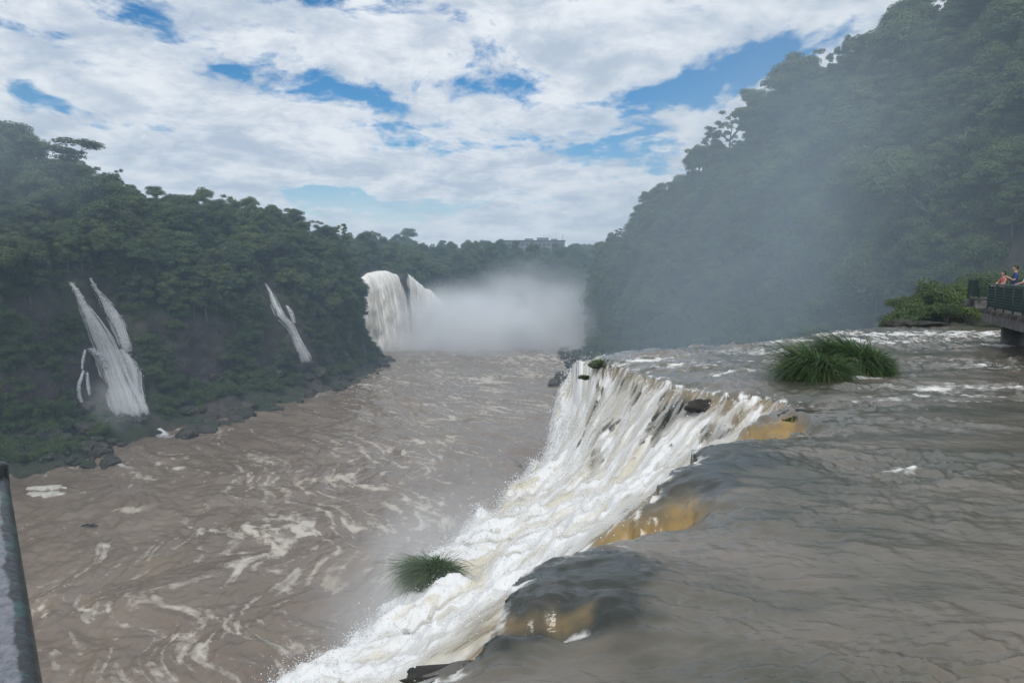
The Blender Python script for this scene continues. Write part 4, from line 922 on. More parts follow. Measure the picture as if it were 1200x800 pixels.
g7 = at_z(938, 486, -.15); grass_clump('grass_clump', (g7[0], g7[1], -.12), .30, .16, .26, 700, 'sparse brown green tuft on the rock by the upper amber chute', (.1, 0), .7)

# ================================================================== rocks
def rock_mesh(name, seed, sub=3, jag=.35):
    bm = bmesh.new(); bmesh.ops.create_icosphere(bm, subdivisions=sub, radius=1.0)
    co = np.array([v.co[:] for v in bm.verts]); d = 1 + jag * fbm(co[:, 0] * 1.1 + seed * 5, co[:, 1] * 1.1, co[:, 2] * 1.1, 4) + .25 * jag * (ridged(co[:, 0] * 2 + seed, co[:, 1] * 2, co[:, 2] * 2, 3) - .6)
    rg = np.random.default_rng(seed)
    co = co * d[:, None]
    for k in range(9):                                  # chop facets
        nrm = rg.normal(size=3); nrm /= np.linalg.norm(nrm); lim = .62 + .25 * rg.random(); e = co @ nrm; co -= np.where(e > lim, e - lim, 0)[:, None] * nrm * .95
    if sub > 3: co = co * (1 + .10 * fbm(co[:, 0] * 4 + seed, co[:, 1] * 4, co[:, 2] * 4, 3) + .10 * (ridged(co[:, 0] * 3, co[:, 1] * 3, co[:, 2] * 3 + seed, 3) - .6))[:, None]
    for v, c in zip(bm.verts, co): v.co = c
    me = bpy.data.meshes.new(name); bm.to_mesh(me); bm.free(); return me
BOULD = [rock_mesh('boulder', i) for i in range(6)]
for m_ in BOULD: m_.materials.append(M_BOULDER); m_.polygons.foreach_set('use_smooth', np.zeros(len(m_.polygons), bool))
def boulder(p, s, label, group, name='boulder'):
    o = bpy.data.objects.new(name, random.choice(BOULD)); COL.objects.link(o); o.location = p; o.scale = (s * random.uniform(.8, 1.3), s * random.uniform(.8, 1.2), s * random.uniform(.55, .8)); o.rotation_euler = (random.uniform(-.3, .3), random.uniform(-.3, .3), random.uniform(0, 6.28))
    return tag(o, label, 'boulder', group)
shore_px = [(20, 552), (60, 550), (95, 547), (115, 545), (135, 528), (150, 515), (168, 508), (205, 515), (225, 510), (250, 505), (275, 497), (300, 487), (330, 478), (360, 468), (390, 459), (412, 450), (430, 442), (448, 435), (462, 427), (468, 421)]
SH = np.array([at_z(a, b, GZ) for a, b in shore_px])
for k in range(220):
    u = random.random() * (len(SH) - 1); i = int(u); p = SH[i] + (SH[i + 1] - SH[i]) * (u - i)
    inl = random.random() ** 1.1 * 22 - 1.0; q = p + np.array([-.85, .5, 0]) * inl
    X, Y, D = project(q)
    if 158 < X < 210 and Y > 480: continue
    h = B_L.ray_cast(Vector((q[0], q[1], 40)), Vector((0, 0, -1)), 100); zg = max(GZ, h[0].z if h[0] is not None else GZ)
    if zg > -30: zg = -38
    bs = .8 + 2.3 * random.random() ** 2.0; word = 'large' if bs > 2.0 else 'middling' if bs > 1.3 else 'small'
    mk = 'on the shrubby shore by the foam pads' if X < 150 else 'near the mouth of the short torrent' if X < 240 else 'below the gap between the thin waterfalls' if X < 320 else 'below the narrow slanting waterfall' if X < 400 else 'on the point facing the far fall'
    boulder((q[0], q[1], zg + .1), bs, word + ' dark basalt boulder ' + mk + (' at the waterline' if inl < 5 else ' back from the water'), 'boulders below the wooded cliff')
for (px, py, s, lab) in [(185, 510, 2.0, 'dark boulder splitting the short white torrent'), (218, 512, 3.4, 'large mossy boulder beside the mouth of the short torrent'), (244, 506, 2.6, 'squat dark boulder next to the large mossy boulder'), (127, 545, 2.4, 'lone low boulder off the point of the shrubby shore'),
                        (276, 494, 3.0, 'big block shaped boulder at the bend of the shore')]:
    p = at_z(px, py, GZ); boulder((p[0], p[1], GZ + .3), s, lab, 'boulders below the wooded cliff')
for k in range(46):
    px = random.uniform(648, 690); py = random.uniform(406, 450); p = at_z(px, py, GZ + 1)
    if px < 652 + (450 - py) * .25 - 4: continue
    boulder((p[0], p[1], GZ + .4 + max(0, (px - 660) * .08)), 1.2 + 2.4 * random.random() ** 1.5, ('wet dark boulder edging' if px < 668 else 'dark boulder high in') + ' the rockfall at the foot of the misty cliff', 'boulders below the misty hillside')
# rocks breaking the near cascade
LEDGES = [((545, 806), -.58, (.52, .26, .14), 'black wet rock at the nearest end of the cascade lip'), ((712, 745), -.20, (.20, .14, .14), 'small mossy stone in the dark slick by the cascade lip'), ((940, 487), -.20, (.50, .24, .16), 'dark rock beside the upper amber chute'),
          ((830, 473), None, (.75, .38, .26), 'broad black ledge stone below the far lip'),
          ((995, 440), -.05, (.8, .3, .2), 'flat stone under the larger grass clump'), ((1085, 380), .1, (1.4, .5, .2), 'flat stone slab on the bank below the olive shrub'), ((1055, 380), .05, (.9, .5, .25), 'grey stone between the round shrubs on the bank')]
for i, ((px, py), zz_, sc_, lab) in enumerate(LEDGES):
    if zz_ is None:                                   # sits in the falling water: find where the sight line meets it
        d = ray(px, py); tt = np.linspace(14, 34, 900); Q = np.column_stack([d[0] * tt, d[1] * tt]); zs = surface(Q)[0]; k = np.argmax(EYE + d[2] * tt < zs); p = np.array([Q[k][0], Q[k][1] + .15, zs[k] - .16])
    else: p = at_z(px, py, zz_)
    o = link_mesh('rock', rock_mesh('rock', 40 + i, 4, .5), M_LEDGE); o.location = p; o.scale = sc_; o.rotation_euler = (0, 0, random.uniform(-.4, .4)); tag(o, lab, 'rock', 'rocks in and beside the cascade')

# ================================================================== spray, foam pads, driftwood
def droplets(name, pts, sizes, mat):
    T = np.array([[1, 0, -.4], [-.5, .87, -.4], [-.5, -.87, -.4], [0, 0, 1.0]]); Fi = np.array([[0, 1, 3], [1, 2, 3], [2, 0, 3], [0, 2, 1]]); n = len(pts)
    q = RNG.normal(size=(n, 3, 3)); q, _ = np.linalg.qr(q); V = np.einsum('nij,kj->nki', q, T) * sizes[:, None, None] + pts[:, None]
    F = (Fi[None] + 4 * np.arange(n)[:, None, None]).reshape(-1, 3); return link_mesh(name, np_mesh(name, V.reshape(-1, 3), F), mat, smooth=False)
M_DROP = plain('water droplets', (0.80, 0.82, 0.84, 1), (0.88, 0.89, 0.90, 1), 3.0, 0.25)
cen = CASC_V[CASC_F].mean(1); nr = np.cross(CASC_V[CASC_F[:, 2]] - CASC_V[CASC_F[:, 0]], CASC_V[CASC_F[:, 3]] - CASC_V[CASC_F[:, 1]]); ar = np.linalg.norm(nr, axis=1) / 2
dE, _ = seg_dist(cen[:, :2], EDGE_R); rr = np.hypot(cen[:, 0], cen[:, 1]); sel = (cen[:, 1] > 4) & (rr < 33) & (cen[:, 2] > -8) & (cen[:, 0] > -12)
wgt = np.where(sel, np.minimum(ar, .02) * (0.25 + 2.2 * np.exp(-dE / .5)) , 0); n = 60000; i = RNG.choice(len(cen), n, p=wgt / wgt.sum())
clump = np.clip(fbm(cen[i, 0] * 1.6, cen[i, 1] * 1.6, 77.0, 3) + .45, 0, 1.5)
hgt = RNG.exponential(.15, n) * clump * (0.5 + 1.2 * np.exp(-dE[i] / .6)); nn = nr[i] / (np.linalg.norm(nr[i], axis=1)[:, None] + 1e-9); nn *= np.sign(nn[:, 2:3])
pts = cen[i] + np.column_stack([-hgt * .5 + RNG.normal(size=n) * .05, hgt * .25 + RNG.normal(size=n) * .05, hgt])
tag(droplets('spray_droplets', pts, (.004 + .013 * RNG.random(n) ** 3) * (1.2 - np.clip(hgt, 0, 1)), M_DROP), 'fine water droplets flung up along the white cascade', kind='stuff')

def flow_strands(n, steps, seed):
    """threads of water traced down the cascade from points on it"""
    rg = np.random.default_rng(seed); cs = CASC_V[CASC_F].mean(1); dR, aR = seg_dist(cs[:, :2], WALL_R); ok = (cs[:, 1] > 4) & (cs[:, 2] > -6.0) & (np.hypot(cs[:, 0], cs[:, 1]) < 33) & (cs[:, 0] > -11) & (aR < LIP_LEN + 3)
    nr_ = np.cross(CASC_V[CASC_F[:, 2]] - CASC_V[CASC_F[:, 0]], CASC_V[CASC_F[:, 3]] - CASC_V[CASC_F[:, 1]]); wg = np.where(ok, np.minimum(np.linalg.norm(nr_, axis=1), .03) * (.4 + 2.0 * np.exp(-dR / .7)), 0)
    p = cs[rg.choice(len(cs), n, p=wg / wg.sum())][:, :2] + rg.normal(size=(n, 2)) * .05; path = []; e = .12; hg = rg.exponential(.035, n) + .012; step = rg.uniform(.06, .14, n)
    for k in range(steps):
        z0 = surface(p)[0]; gx = (surface(p + np.array([e, 0]))[0] - z0) / e; gy = (surface(p + np.array([0, e]))[0] - z0) / e
        g = -np.column_stack([gx, gy]); g /= np.linalg.norm(g, axis=1)[:, None] + 1e-6
        path.append(np.column_stack([p, z0 + hg * math.sin(.2 + 2.6 * k / steps) + .012])); d = .55 * g + .45 * np.array([-.93, -.30]); d /= np.linalg.norm(d, axis=1)[:, None] + 1e-6
        slope = np.hypot(gx, gy); p = p + d * (step / np.sqrt(1 + np.minimum(slope, 4) ** 2))[:, None]
    X = np.stack(path, 1); T = np.gradient(X, axis=1); T /= np.linalg.norm(T, axis=2)[..., None] + 1e-9; view = X - np.array([0, 0, EYE]); S = np.cross(T, view); S /= np.linalg.norm(S, axis=2)[..., None] + 1e-9
    r = np.hypot(X[..., 0], X[..., 1]); wth = (rg.gamma(2, .009, n)[:, None] + .0012 * r) * np.sin(np.linspace(.15, 3.0, steps))[None] ** .6
    S = S + rg.normal(size=(n, 1, 3)) * .3
    Vv = np.stack([X - S * wth[..., None], X + S * wth[..., None]], 2).reshape(-1, 3); idx = np.arange(n * steps * 2).reshape(n, steps, 2); Fq = np.stack([idx[:, :-1, 0], idx[:, :-1, 1], idx[:, 1:, 1], idx[:, 1:, 0]], -1).reshape(-1, 4)
    tone = np.repeat(np.clip(rg.normal(.62, .28, n), 0, 1), steps * 2); al = np.repeat((np.sin(np.linspace(.05, 3.09, steps))[None] * rg.uniform(.3, 1.0, n)[:, None]).ravel(), 2)
    return Vv, Fq, tone, al
vv, fq, tn, al_ = flow_strands(3800, 12, 71)
fs = link_mesh('flow_strands', np_mesh('flow_strands', vv, fq, {'tone': tn, 'thick': al_}), thread_material('cascade threads', (0.66, 0.61, 0.50, 1), (0.88, 0.89, 0.89, 1), .02, .60), casc); fs['kind'] = 'stuff'

n2_ = 26000; i = RNG.choice(len(cen), n2_, p=wgt / wgt.sum()); cl = fbm(cen[i, 0] * .9, cen[i, 1] * .9, 171.0, 4); i = i[cl > -.05]; cl = cl[cl > -.05]
hg2 = RNG.exponential(.05, len(i)) * (1 + 2 * cl); pts = cen[i] + np.column_stack([-hg2 * .6 + RNG.normal(size=len(i)) * .06, RNG.normal(size=len(i)) * .06, hg2])
tag(droplets('torn_foam', pts, (.008 + .022 * RNG.random(len(i)) ** 2) * (.4 + cen[i, 1] / 25), M_DROP), 'torn flecks of foam tossed over the white cascade', kind='stuff')

M_FOAM = plain('standing foam', (0.38, 0.35, 0.30, 1), (0.58, 0.56, 0.51, 1), 1.6, 0.8, .08)
def foam_pad(px, py, rx, ry, label, seed):
    c = at_z(px, py, GZ + .35); bm = bmesh.new(); n = 90; ring = []; top = bm.verts.new((0, 0, .05))
    mid = []
    for k in range(n):
        a = 6.283 * k / n; r_ = 1 + .55 * float(fbm(np.array([math.cos(a) * 1.9 + seed]), np.array([math.sin(a) * 1.9]), 0, 5, .65)[0])
        ring.append(bm.verts.new((rx * r_ * math.cos(a), ry * r_ * math.sin(a), -.4))); mid.append(bm.verts.new((rx * r_ * .9 * math.cos(a), ry * r_ * .9 * math.sin(a), .03)))
    for k in range(n): bm.faces.new((ring[k], ring[(k + 1) % n], mid[(k + 1) % n], mid[k])); bm.faces.new((mid[k], mid[(k + 1) % n], top))
    o = bm_obj('foam_pad', bm, M_FOAM, None, True); o.location = c; tag(o, label, 'foam', 'pads of foam on the muddy river')
for k in range(16):                                   # stones and bushes at the foot of the twin fall
    px = 128 + 44 * k / 15; h_, n_ = cast(B_L, px, 489 + 3 * math.sin(k * 2.1))
    if h_ is not None: boulder((h_.x, h_.y - 1.5, h_.z + .1), random.uniform(.8, 1.8), 'dark wet boulder in the plunge of the twin stranded waterfall', 'boulders below the wooded cliff')
foam_pad(57, 570, 3.2, 1.6, 'upper cream pad of standing foam near the shrubby shore', 1); foam_pad(52, 578, 3.4, 1.5, 'lower cream pad of standing foam near the shrubby shore', 5)
bm = bmesh.new(); tube(bm, [(-1.4, 0, .1), (-.5, .2, .3), (.5, 0, .25), (1.3, .3, .1)], [.12, .22, .2, .08], 7); tube(bm, [(.1, 0, .3), (.6, .8, .5)], [.1, .04], 5)
dw = bm_obj('driftwood', bm, M_WOOD, None, True); dw.location = at_z(105, 617, GZ + .3); tag(dw, 'dark driftwood log floating in the muddy river', 'log')

# ================================================================== far building on the plateau
def at_ground(px, py, Y, z): p = at_y(px, py, Y); return p
bA = at_y(588, 287, 705); bB = at_y(662, 287, 705); bz = at_y(600, 287.5, 705)[2]; W_ = bB[0] - bA[0]
bld = empty('building', ((bA[0] + bB[0]) / 2, 705, bz - 8)); tag(bld, 'long low grey building among trees on the distant plateau', 'building')
bm = bmesh.new(); bbox(bm, (0, 6, 6), (W_, 12, 12)); bm_obj('wall', bm, M_BUILD, bld)
bm = bmesh.new(); bbox(bm, (0, 6, 12.4), (W_ + 1.5, 13.5, .8)); rf = bm_obj('roof', bm, M_BROOF, bld)
for (dx, wd_, h_) in [(-4, 8, 1.8), (9, 11, 2.6), (20, 6, 1.4)]:
    bm = bmesh.new(); bbox(bm, (dx, 6, 12.8 + h_ / 2), (wd_, 6, h_)); bm_obj('roof_house', bm, M_BUILD, rf)
bm = bmesh.new(); tube(bm, [(W_ / 2 - 2, 4, 12.8), (W_ / 2 - 2, 4, 18)], .18, 6); bm_obj('mast', bm, M_BROOF, rf)
for k in range(14):
    for lv in (4.5, 8.7):
        bm = bmesh.new(); bbox(bm, (-W_ / 2 + 3 + k * (W_ - 6) / 13, -.05, lv), (2.2, .3, 1.6)); bm_obj('window', bm, M_BWIN, bld)

# ================================================================== walkways, railings, people
DECK = 1.45
def railing(name, pts, label, hrail=1.03, post_step=1.3, mesh_rows=9, z0=DECK, mats=(M_GREENP, M_MESH), group='walkway railings', thick=.035):
    """posts, top rail and wire rows along a polyline at deck height"""
    t = empty(name, (pts[0][0], pts[0][1], z0)); tag(t, label, 'railing', group); o = Vector((pts[0][0], pts[0][1], z0))
    L = [Vector((p[0], p[1], z0)) - o for p in pts]
    bm = bmesh.new(); tube(bm, [p + Vector((0, 0, hrail)) for p in L], thick, 8); bm_obj('top_rail', bm, mats[0], t, True)
    for a, b in zip(L[:-1], L[1:]):
        n = max(1, int((b - a).length / post_step)); dirv = (b - a)
        for k in range(n + 1):
            p = a + dirv * k / n; bm = bmesh.new(); tube(bm, [p + Vector((0, 0, -.15)), p + Vector((0, 0, hrail - .01))], thick * .9, 8); bm_obj('post', bm, mats[0], t, True)
        for k in range(mesh_rows):
            z_ = .10 + (hrail - .2) * k / (mesh_rows - 1); bm = bmesh.new(); tube(bm, [a + Vector((0, 0, z_)), b + Vector((0, 0, z_))], .016, 6); bm_obj('rail', bm, mats[1], t, True)
        n2 = int((b - a).length / .14)
        for k in range(n2 + 1):
            p = a + dirv * k / n2; bm = bmesh.new(); tube(bm, [p + Vector((0, 0, .08)), p + Vector((0, 0, hrail - .08))], .019, 4, False); bm_obj('baluster', bm, mats[1], t, True)
    return t
def deck(name, pts, width_vec, label, parts_z=DECK, beam_h=.42):
    t = empty(name, (pts[0][0], pts[0][1], parts_z)); tag(t, label, 'walkway', 'walkways over the upper river'); o = Vector((pts[0][0], pts[0][1], 0))
    wv_ = Vector((*width_vec, 0))
    for a, b in zip(pts[:-1], pts[1:]):
        A = Vector((a[0], a[1], 0)) - o; B = Vector((b[0], b[1], 0)) - o; ln = (B - A).length; nb = int(ln / .30); dv = (B - A) / nb; ang_ = math.atan2(dv.y, dv.x)
        for k in range(nb):
            c = A + dv * (k + .5) + wv_ / 2; bm = bmesh.new(); wd_ = wv_.length
            bbox(bm, (c.x, c.y, -.05), (dv.length - .02, wd_ + .2, .07), Matrix.Rotation(ang_, 4, 'Z')); bm_obj('plank', bm, M_CONCD, t)
        for s_ in (.02, .98):
            c = (A + B) / 2 + wv_ * s_; bm = bmesh.new(); bbox(bm, (c.x, c.y, -.13 - beam_h / 2), (ln + .3, .35, beam_h), Matrix.Rotation(ang_, 4, 'Z'), .02); bm_obj('beam', bm, M_CONC, t)
        nbr = int(ln / .9)
        for k in range(nbr + 1):
            c = A + (B - A) * k / nbr - wv_.normalized() * .18; bm = bmesh.new(); bbox(bm, (c.x, c.y, -.09), (.16, .22, .14), Matrix.Rotation(ang_, 4, 'Z'), .01); bm_obj('bracket', bm, M_CONCD, t)
    return t
cA = at_y(1157, 360, 31.0); nA = (cA[0], 31.0); nB = (17.0, 23.6); nC = (13.6, 14.0)
dirAB = Vector((nB[0] - nA[0], nB[1] - nA[1])).normalized(); perp = Vector((-dirAB.y, dirAB.x))
if perp.x < 0: perp = -perp
wvec = (perp.x * 2.2, perp.y * 2.2)
deck('walkway', [nA, nB, nC], wvec, 'grey concrete walkway on a round pier with visitors on it')
railing('railing', [nA, nB, nC], 'dark green barred railing along the open side of the visitors walkway')
railing('railing', [(nA[0] + wvec[0], nA[1] + wvec[1]), (nB[0] + wvec[0] , nB[1] + wvec[1]), (nC[0] + wvec[0], nC[1] + wvec[1])], 'dark green barred railing behind the visitors')
fA = at_y(1147, 347, 40.0); fp = [(fA[0], 40.0), (fA[0] + 5, 38.2), (fA[0] + 14, 35.5)]
deck('walkway', fp, (.7, 2.1), 'narrow walkway end behind the visitors above the bank', DECK + .12)
railing('railing', fp, 'pale green railing of the narrow walkway end above the bank', z0=DECK + .12)
railing('railing', [fp[0], (fp[0][0] + .7, fp[0][1] + 2.1)], 'short green cross railing closing the narrow walkway end', z0=DECK + .12)
def pier(p, r0, label, zb=-1.2, zt=DECK - .5):
    t = empty('pier', (p[0], p[1], zb)); tag(t, label, 'pier', 'piers under the walkways'); bm = bmesh.new()
    tube(bm, [(0, 0, 0), (0, 0, .4), (0, 0, zt - zb - .22)], [r0 * 1.06, r0, r0], 24); bm_obj('shaft', bm, M_CONCD, t, True)
    bm = bmesh.new(); bbox(bm, (0, 0, zt - zb - .11), (r0 * 2.5, r0 * 2.5, .22), Matrix.Rotation(math.atan2(dirAB.y, dirAB.x), 4, 'Z'), .02); bm_obj('cap', bm, M_CONC, t)
pA = at_z(1183, 404, 0.0); pier((pA[0] + .25, pA[1] + .2), .43, 'thick round dark concrete pier standing in the rapids')
pier((nC[0] + wvec[0] / 2, nC[1] + wvec[1] / 2), .43, 'round concrete pier outside the picture towards the viewer')
pier((fp[1][0] + .5, fp[1][1] + 1.0), .35, 'round pier under the narrow walkway end', -.6, DECK - .4)

# the walkway under the viewer with its worn handrail
rp0 = at_z(17, 800, 2.48); rp1 = at_z(-7, 556, 2.48); dv = Vector(rp1 - rp0).normalized(); side = Vector((-dv.y, dv.x, 0))
if side.x > 0: side = -side
near_pts = [tuple((Vector(rp0) - dv * 4.5)[:2]), tuple(rp0[:2]), tuple(rp1[:2])]
def worn_paint():
    m, t, out = material('worn green handrail paint'); tcn = t.add('ShaderNodeTexCoord'); v = tcn.outputs['Object']
    a = t.noise(v, 7.0, 9, 0.72); b = t.noise(t.mapping(v, loc=(3, 1, 2)), 60.0, 6, 0.7); geo = t.add('ShaderNodeNewGeometry'); sp = t.add('ShaderNodeSeparateXYZ'); t.link(geo.outputs['Normal'], sp.inputs[0])
    col = t.mix(t.ramp(a, .52, .56), (0.010, 0.013, 0.014, 1), (0.018, 0.060, 0.050, 1))
    bare = t.ramp(t.math('ADD', t.math('MULTIPLY', a, .45), t.math('ADD', t.math('MULTIPLY', sp.outputs[2], .55), t.math('MULTIPLY', sp.outputs[0], -.25))), .70, .76)
    col = t.mix(bare, col, t.mix(t.ramp(b, .35, .65), (0.08, 0.088, 0.105, 1), (0.20, 0.205, 0.235, 1)))
    p = principled(t, col, t.ramp(b, .3, .7, .22, .5), t.bump(t.math('ADD', a, t.math('MULTIPLY', b, .3)), .002), .5); t.link(p.outputs[0], out.inputs[0]); return m
M_WORN = worn_paint()
nrail = empty('railing', (near_pts[2][0], near_pts[2][1], DECK)); tag(nrail, 'worn dark green handrail with scuffed grey top close to the viewer', 'railing', 'walkway railings')
o_ = Vector((near_pts[2][0], near_pts[2][1], DECK)); hr = 2.455 - DECK
bm = bmesh.new(); n_ = 60; a_ = Vector((*near_pts[0], DECK)) - o_
tube(bm, [a_.lerp(Vector((0, 0, 0)), k / n_) + Vector((0, 0, hr)) for k in range(n_ + 1)], .031, 20); bm_obj('top_rail', bm, M_WORN, nrail, True)
for k in range(4):
    p = a_ * (k / 3.0 * .97); bm = bmesh.new(); tube(bm, [p + Vector((0, 0, -.2)), p + Vector((0, 0, hr - .005))] if k else [Vector((0, 0, -.2)), Vector((0, 0, hr + .048)), Vector((0, 0, hr + .055))], .030 if k else [.033, .033, .026], 16); bm_obj('post', bm, M_WORN, nrail, True)
for k in range(6):
    z_ = .10 + .75 * k / 5; bm = bmesh.new(); tube(bm, [a_ + Vector((0, 0, z_)), Vector((0, 0, z_))], .012, 6); bm_obj('rail', bm, M_MESH, nrail, True)
s2 = Vector((side.x, side.y, 0)) * 2.0
bm = bmesh.new(); tube(bm, [Vector((0, 0, hr)), s2 + Vector((0, 0, hr))], .036, 12); bm_obj('end_rail', bm, M_WORN, nrail, True)
ndeck = deck('walkway', [near_pts[0], (near_pts[2][0] - dv.x * .1, near_pts[2][1] - dv.y * .1)], (side.x * 2.0, side.y * 2.0), 'walkway deck under the viewer behind the worn handrail')
pier((near_pts[1][0] + side.x - dv.x * 1.2, near_pts[1][1] + side.y - dv.y * 1.2), .43, 'round pier under the viewer walkway', -2.5)

# ---- people
def cloth(name, c, rough=.8): return plain(name, tuple(v * .85 for v in c) + (1,), tuple(min(1, v * 1.1) for v in c) + (1,), 8.0, rough)
M_SKIN = plain('skin', (0.42, 0.26, 0.19, 1), (0.48, 0.30, 0.22, 1), 12.0, 0.55); M_HAIR = plain('dark hair', (0.018, 0.013, 0.010, 1), (0.035, 0.025, 0.018, 1), 30.0, 0.5); M_DENIM = cloth('denim', (.05, .06, .09)); M_SHOE = cloth('shoe', (.04, .04, .045))
def person(p, H, face, shirt, label, arms='rest', hair='short', long_sleeve=False):
    """one skinned body; arms: 'rest' on the rail in front, 'hold' raised to the chest, 'hang' at the sides"""
    t = empty('person', p); t.rotation_euler = (0, 0, face); tag(t, label, 'person', 'visitors on the walkway'); k = H / 1.75
    Vv = []; Ee = []; Rr = []
    def add(co, r, par=None):
        Vv.append(Vector(co) * k); Rr.append((r[0] * k, r[1] * k) if isinstance(r, tuple) else (r * k, r * k)); i = len(Vv) - 1
        if par is not None: Ee.append((par, i))
        return i
    pel = add((0, 0, .95), (.155, .115)); wa_ = add((0, .01, 1.10), (.135, .10), pel); ch = add((0, .015, 1.28), (.165, .115), wa_); nb = add((0, 0, 1.42), (.10, .08), ch); nk = add((0, .015, 1.50), .055, nb)
    h0 = add((0, .03, 1.575), (.070, .085), nk); h1 = add((0, .025, 1.66), (.078, .095), h0); add((0, .01, 1.725), (.05, .06), h1)
    for s in (-1, 1):
        sh = add((s * .175, 0, 1.40), .058, nb)
        if arms == 'rest': el = (s * .27, .12, 1.16); wr = (s * .17, .36, 1.08)
        elif arms == 'hold': el = (s * .25, .10, 1.15); wr = (s * .08, .32, 1.30)
        else: el = (s * .25, -.02, 1.12); wr = (s * .27, .06, .88)
        e = add(el, .044, sh); wq = add(wr, .030, e); dvec = (Vector(wr) - Vector(el)).normalized(); pm = Vector(wr) + dvec * .06; pi = add(pm, (.040, .022), wq)
        for j, (fl, sp) in enumerate([(.075, -.030), (.088, -.010), (.084, .010), (.065, .030)]):
            base = pm + dvec * .035 + Vector((sp * abs(s), 0, 0)); f1 = add(base, .0095, pi); add(base + dvec * fl * .6 + Vector((0, 0, -.012)), .0085, f1); 
        add(pm - dvec * .01 + Vector((-s * .045, 0, .02)), .010, pi)
        hp = add((s * .10, 0, .88), .095, pel); kn = add((s * .11, .02, .50), .062, hp); an = add((s * .115, -.01, .10), .042, kn); hl = add((s * .115, .02, .045), (.045, .04), an); add((s * .13, .17, .035), (.04, .03), hl)
    me = bpy.data.meshes.new('body'); me.from_pydata(Vv, Ee, []); ob = bpy.data.objects.new('body', me); COL.objects.link(ob)
    md = ob.modifiers.new('skin', 'SKIN'); md.use_smooth_shade = True; md.branch_smoothing = .6
    for i, sv in enumerate(me.skin_vertices[0].data): sv.radius = Rr[i]; sv.use_root = (i == 0)
    sb = ob.modifiers.new('sub', 'SUBSURF'); sb.levels = 2; sb.render_levels = 2
    dg = bpy.context.evaluated_depsgraph_get(); m2 = bpy.data.meshes.new_from_object(ob.evaluated_get(dg)); bpy.data.objects.remove(ob)
    m2.materials.clear(); [m2.materials.append(x) for x in (M_SKIN, shirt, M_DENIM, M_SHOE)]
    for pg in m2.polygons:
        c = pg.center / k; armx = abs(c.x) > .205 and c.z < 1.36 or c.y > .2 and c.z > .8
        if c.z < .09: q = 3
        elif c.z < .98 and not (arms == 'hang' and abs(c.x) > .20): q = 2
        elif c.z < 1.465 and (not armx or (c.z > 1.22 and c.y < .2) or long_sleeve and c.y < .33): q = 1
        else: q = 0
        pg.material_index = q; pg.use_smooth = True
    b = link_mesh('body', m2, None, t)
    # hair, face features
    bm = bmesh.new(); bmesh.ops.create_uvsphere(bm, u_segments=16, v_segments=12, radius=1.0)
    for v in bm.verts:
        c = v.co.copy(); zlow = -.25 if hair == 'short' else -1.9
        x_ = c.x * .092; y_ = c.y * .112; z_ = c.z * .098 if c.z > 0 else c.z * .098 * (1.0 if hair == 'short' else 2.4)
        if c.y > .35 and c.z < .45: y_ *= .55
        v.co = Vector((x_, y_ + .012, z_ + 1.665)) * k
    bm_obj('hair', bm, M_HAIR, b, True)
    bm = bmesh.new()
    for (c, s_) in [((0, .128, 1.62), (.014, .022, .024)), ((-.082, .03, 1.62), (.012, .022, .034)), ((.082, .03, 1.62), (.012, .022, .034))]:
        r_ = bmesh.ops.create_icosphere(bm, subdivisions=2, radius=1.0); bmesh.ops.transform(bm, matrix=Matrix.Translation(Vector(c) * k) @ Matrix.Diagonal((*[q * k for q in s_], 1)), verts=r_['verts'])
    bm_obj('face_detail', bm, M_SKIN, b, True)
    bm = bmesh.new()
    for (c, s_) in [((-.032, .118, 1.645), (.013, .008, .008)), ((.032, .118, 1.645), (.013, .008, .008)), ((0, .116, 1.575), (.024, .008, .006))]:
        r_ = bmesh.ops.create_icosphere(bm, subdivisions=1, radius=1.0); bmesh.ops.transform(bm, matrix=Matrix.Translation(Vector(c) * k) @ Matrix.Diagonal((*[q * k for q in s_], 1)), verts=r_['verts'])
    bm_obj('eyes_and_mouth', bm, M_HAIR, b, True); return t
def on_deck(px, Y, inset): d = ray(px, 330); return (d[0] / d[1] * Y, Y, DECK)
face = math.atan2(-perp.x, perp.y) + math.pi          # towards the open side, over the gorge
face = math.atan2(perp.x, -perp.y)
person(on_deck(1190, 30.4, 0), 1.80, face, cloth('navy shirt', (.030, .055, .16)), 'tall person in a navy shirt leaning at the walkway railing', 'hold')
person(on_deck(1176, 31.4, 0), 1.58, face + .3, cloth('coral top', (.48, .17, .15)), 'shorter person in a coral pink top beside the navy shirt', 'rest', 'long')
person(on_deck(1203, 29.9, 0), 1.66, face - .2, cloth('white top', (.6, .6, .58)), 'person in a white top at the railing beside the navy shirt', 'rest', 'long')

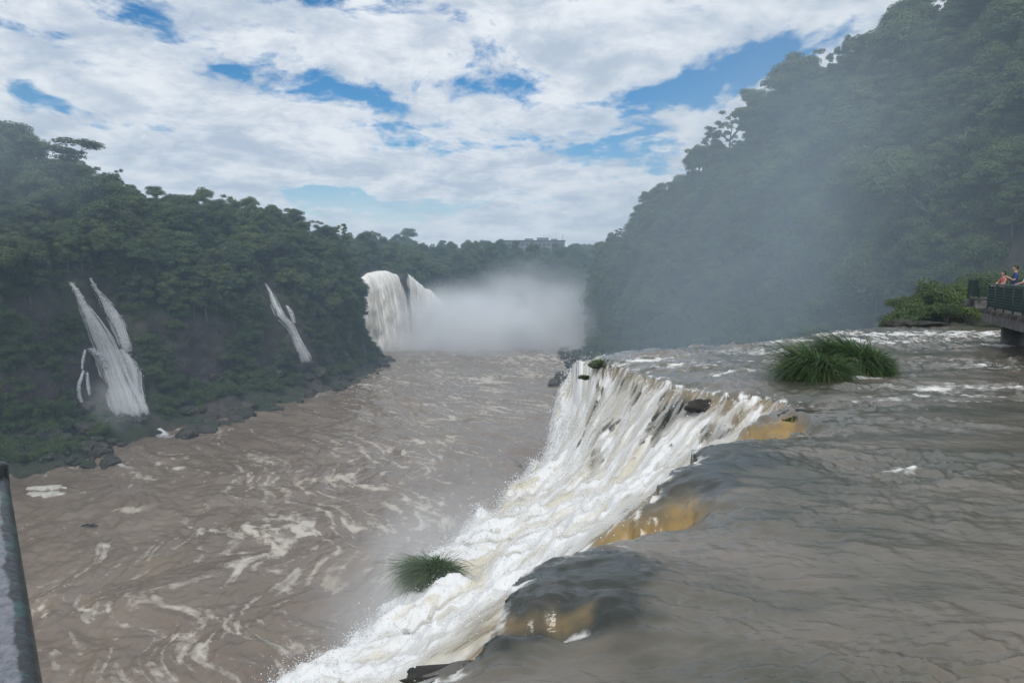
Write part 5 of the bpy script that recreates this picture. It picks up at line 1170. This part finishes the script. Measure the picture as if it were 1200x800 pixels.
# ================================================================== haze and mist
def volume_mat(name, col, density, aniso=0.2, noise=None, falloff=None, nr=(.12, 1.7)):
    m, t, out = material(name); pv = t.add('ShaderNodeVolumePrincipled'); pv.inputs['Color'].default_value = (*col, 1); pv.inputs['Anisotropy'].default_value = aniso
    if noise is None: pv.inputs['Density'].default_value = density
    else:
        tcn = t.add('ShaderNodeTexCoord'); v = tcn.outputs['Object']; L = t.vmath('LENGTH', v)
        d = t.ramp(L, falloff, 1.0, 1.0, 0.0)
        geo = t.add('ShaderNodeNewGeometry'); nz = t.noise(geo.outputs['Position'], noise, 3, .55)
        d = t.math('MULTIPLY', d, t.ramp(nz, .36, .68, nr[0], nr[1])); t.link(t.math('MULTIPLY', d, density), pv.inputs['Density'])
    t.link(pv.outputs[0], out.inputs['Volume']); return m
def mist(c, s, density, noise, label, falloff=.1, col=(.96, .98, 1.0), nr=(.12, 1.7)):
    bm = bmesh.new(); bmesh.ops.create_icosphere(bm, subdivisions=3, radius=1.0); o = bm_obj('mist', bm, volume_mat('mist', col, density, .0, noise, falloff, nr)); o.location = c; o.scale = s
    return tag(o, label, kind='stuff')
BLUE = (.72, .87, 1.0)
mist((-6, 412, -34), (80, 62, 40), .095, .03, 'dense white mist boiling at the foot of the broad far fall')
mist((-58, 402, -39), (34, 16, 13), .09, .06, 'spray at the base of the broad far fall')
mist((14, 440, -14), (50, 70, 32), .014, .025, 'mist column rising at the head of the gorge')
mist((50, 150, 8), (50, 125, 66), .0066, .015, 'drifting veil of spray before the misty hillside', .0, BLUE, (.5, 1.4))
mist((34, 100, -8), (30, 55, 30), .0050, .02, 'low spray drifting from the gorge behind the upper river', .0, BLUE, (.5, 1.4))
mist((-110, 120, 26), (45, 75, 26), .0070, .02, 'thin spray drifting past the top of the wooded cliff', .1, BLUE)
mist((tw.location.x - 1, tw.location.y - 6, -33), (12, 8, 11), .075, .10, 'spray at the foot of the twin stranded waterfall')
mist((-2.2, 17.5, -5.0), (3.0, 9, 1.9), .17, .45, 'bright spray along the outer edge of the near cascade', .1)
mist((-2, 30, -8), (5, 18, 6), .020, .15, 'light spray rising beside the near cascade')
bm = bmesh.new(); bbox(bm, (0, 420, 24), (1500, 1200, 134)); hz = bm_obj('haze', bm, volume_mat('haze', (.60, .80, 1.0), .00055, .1)); tag(hz, 'pale even haze filling the gorge', kind='stuff')
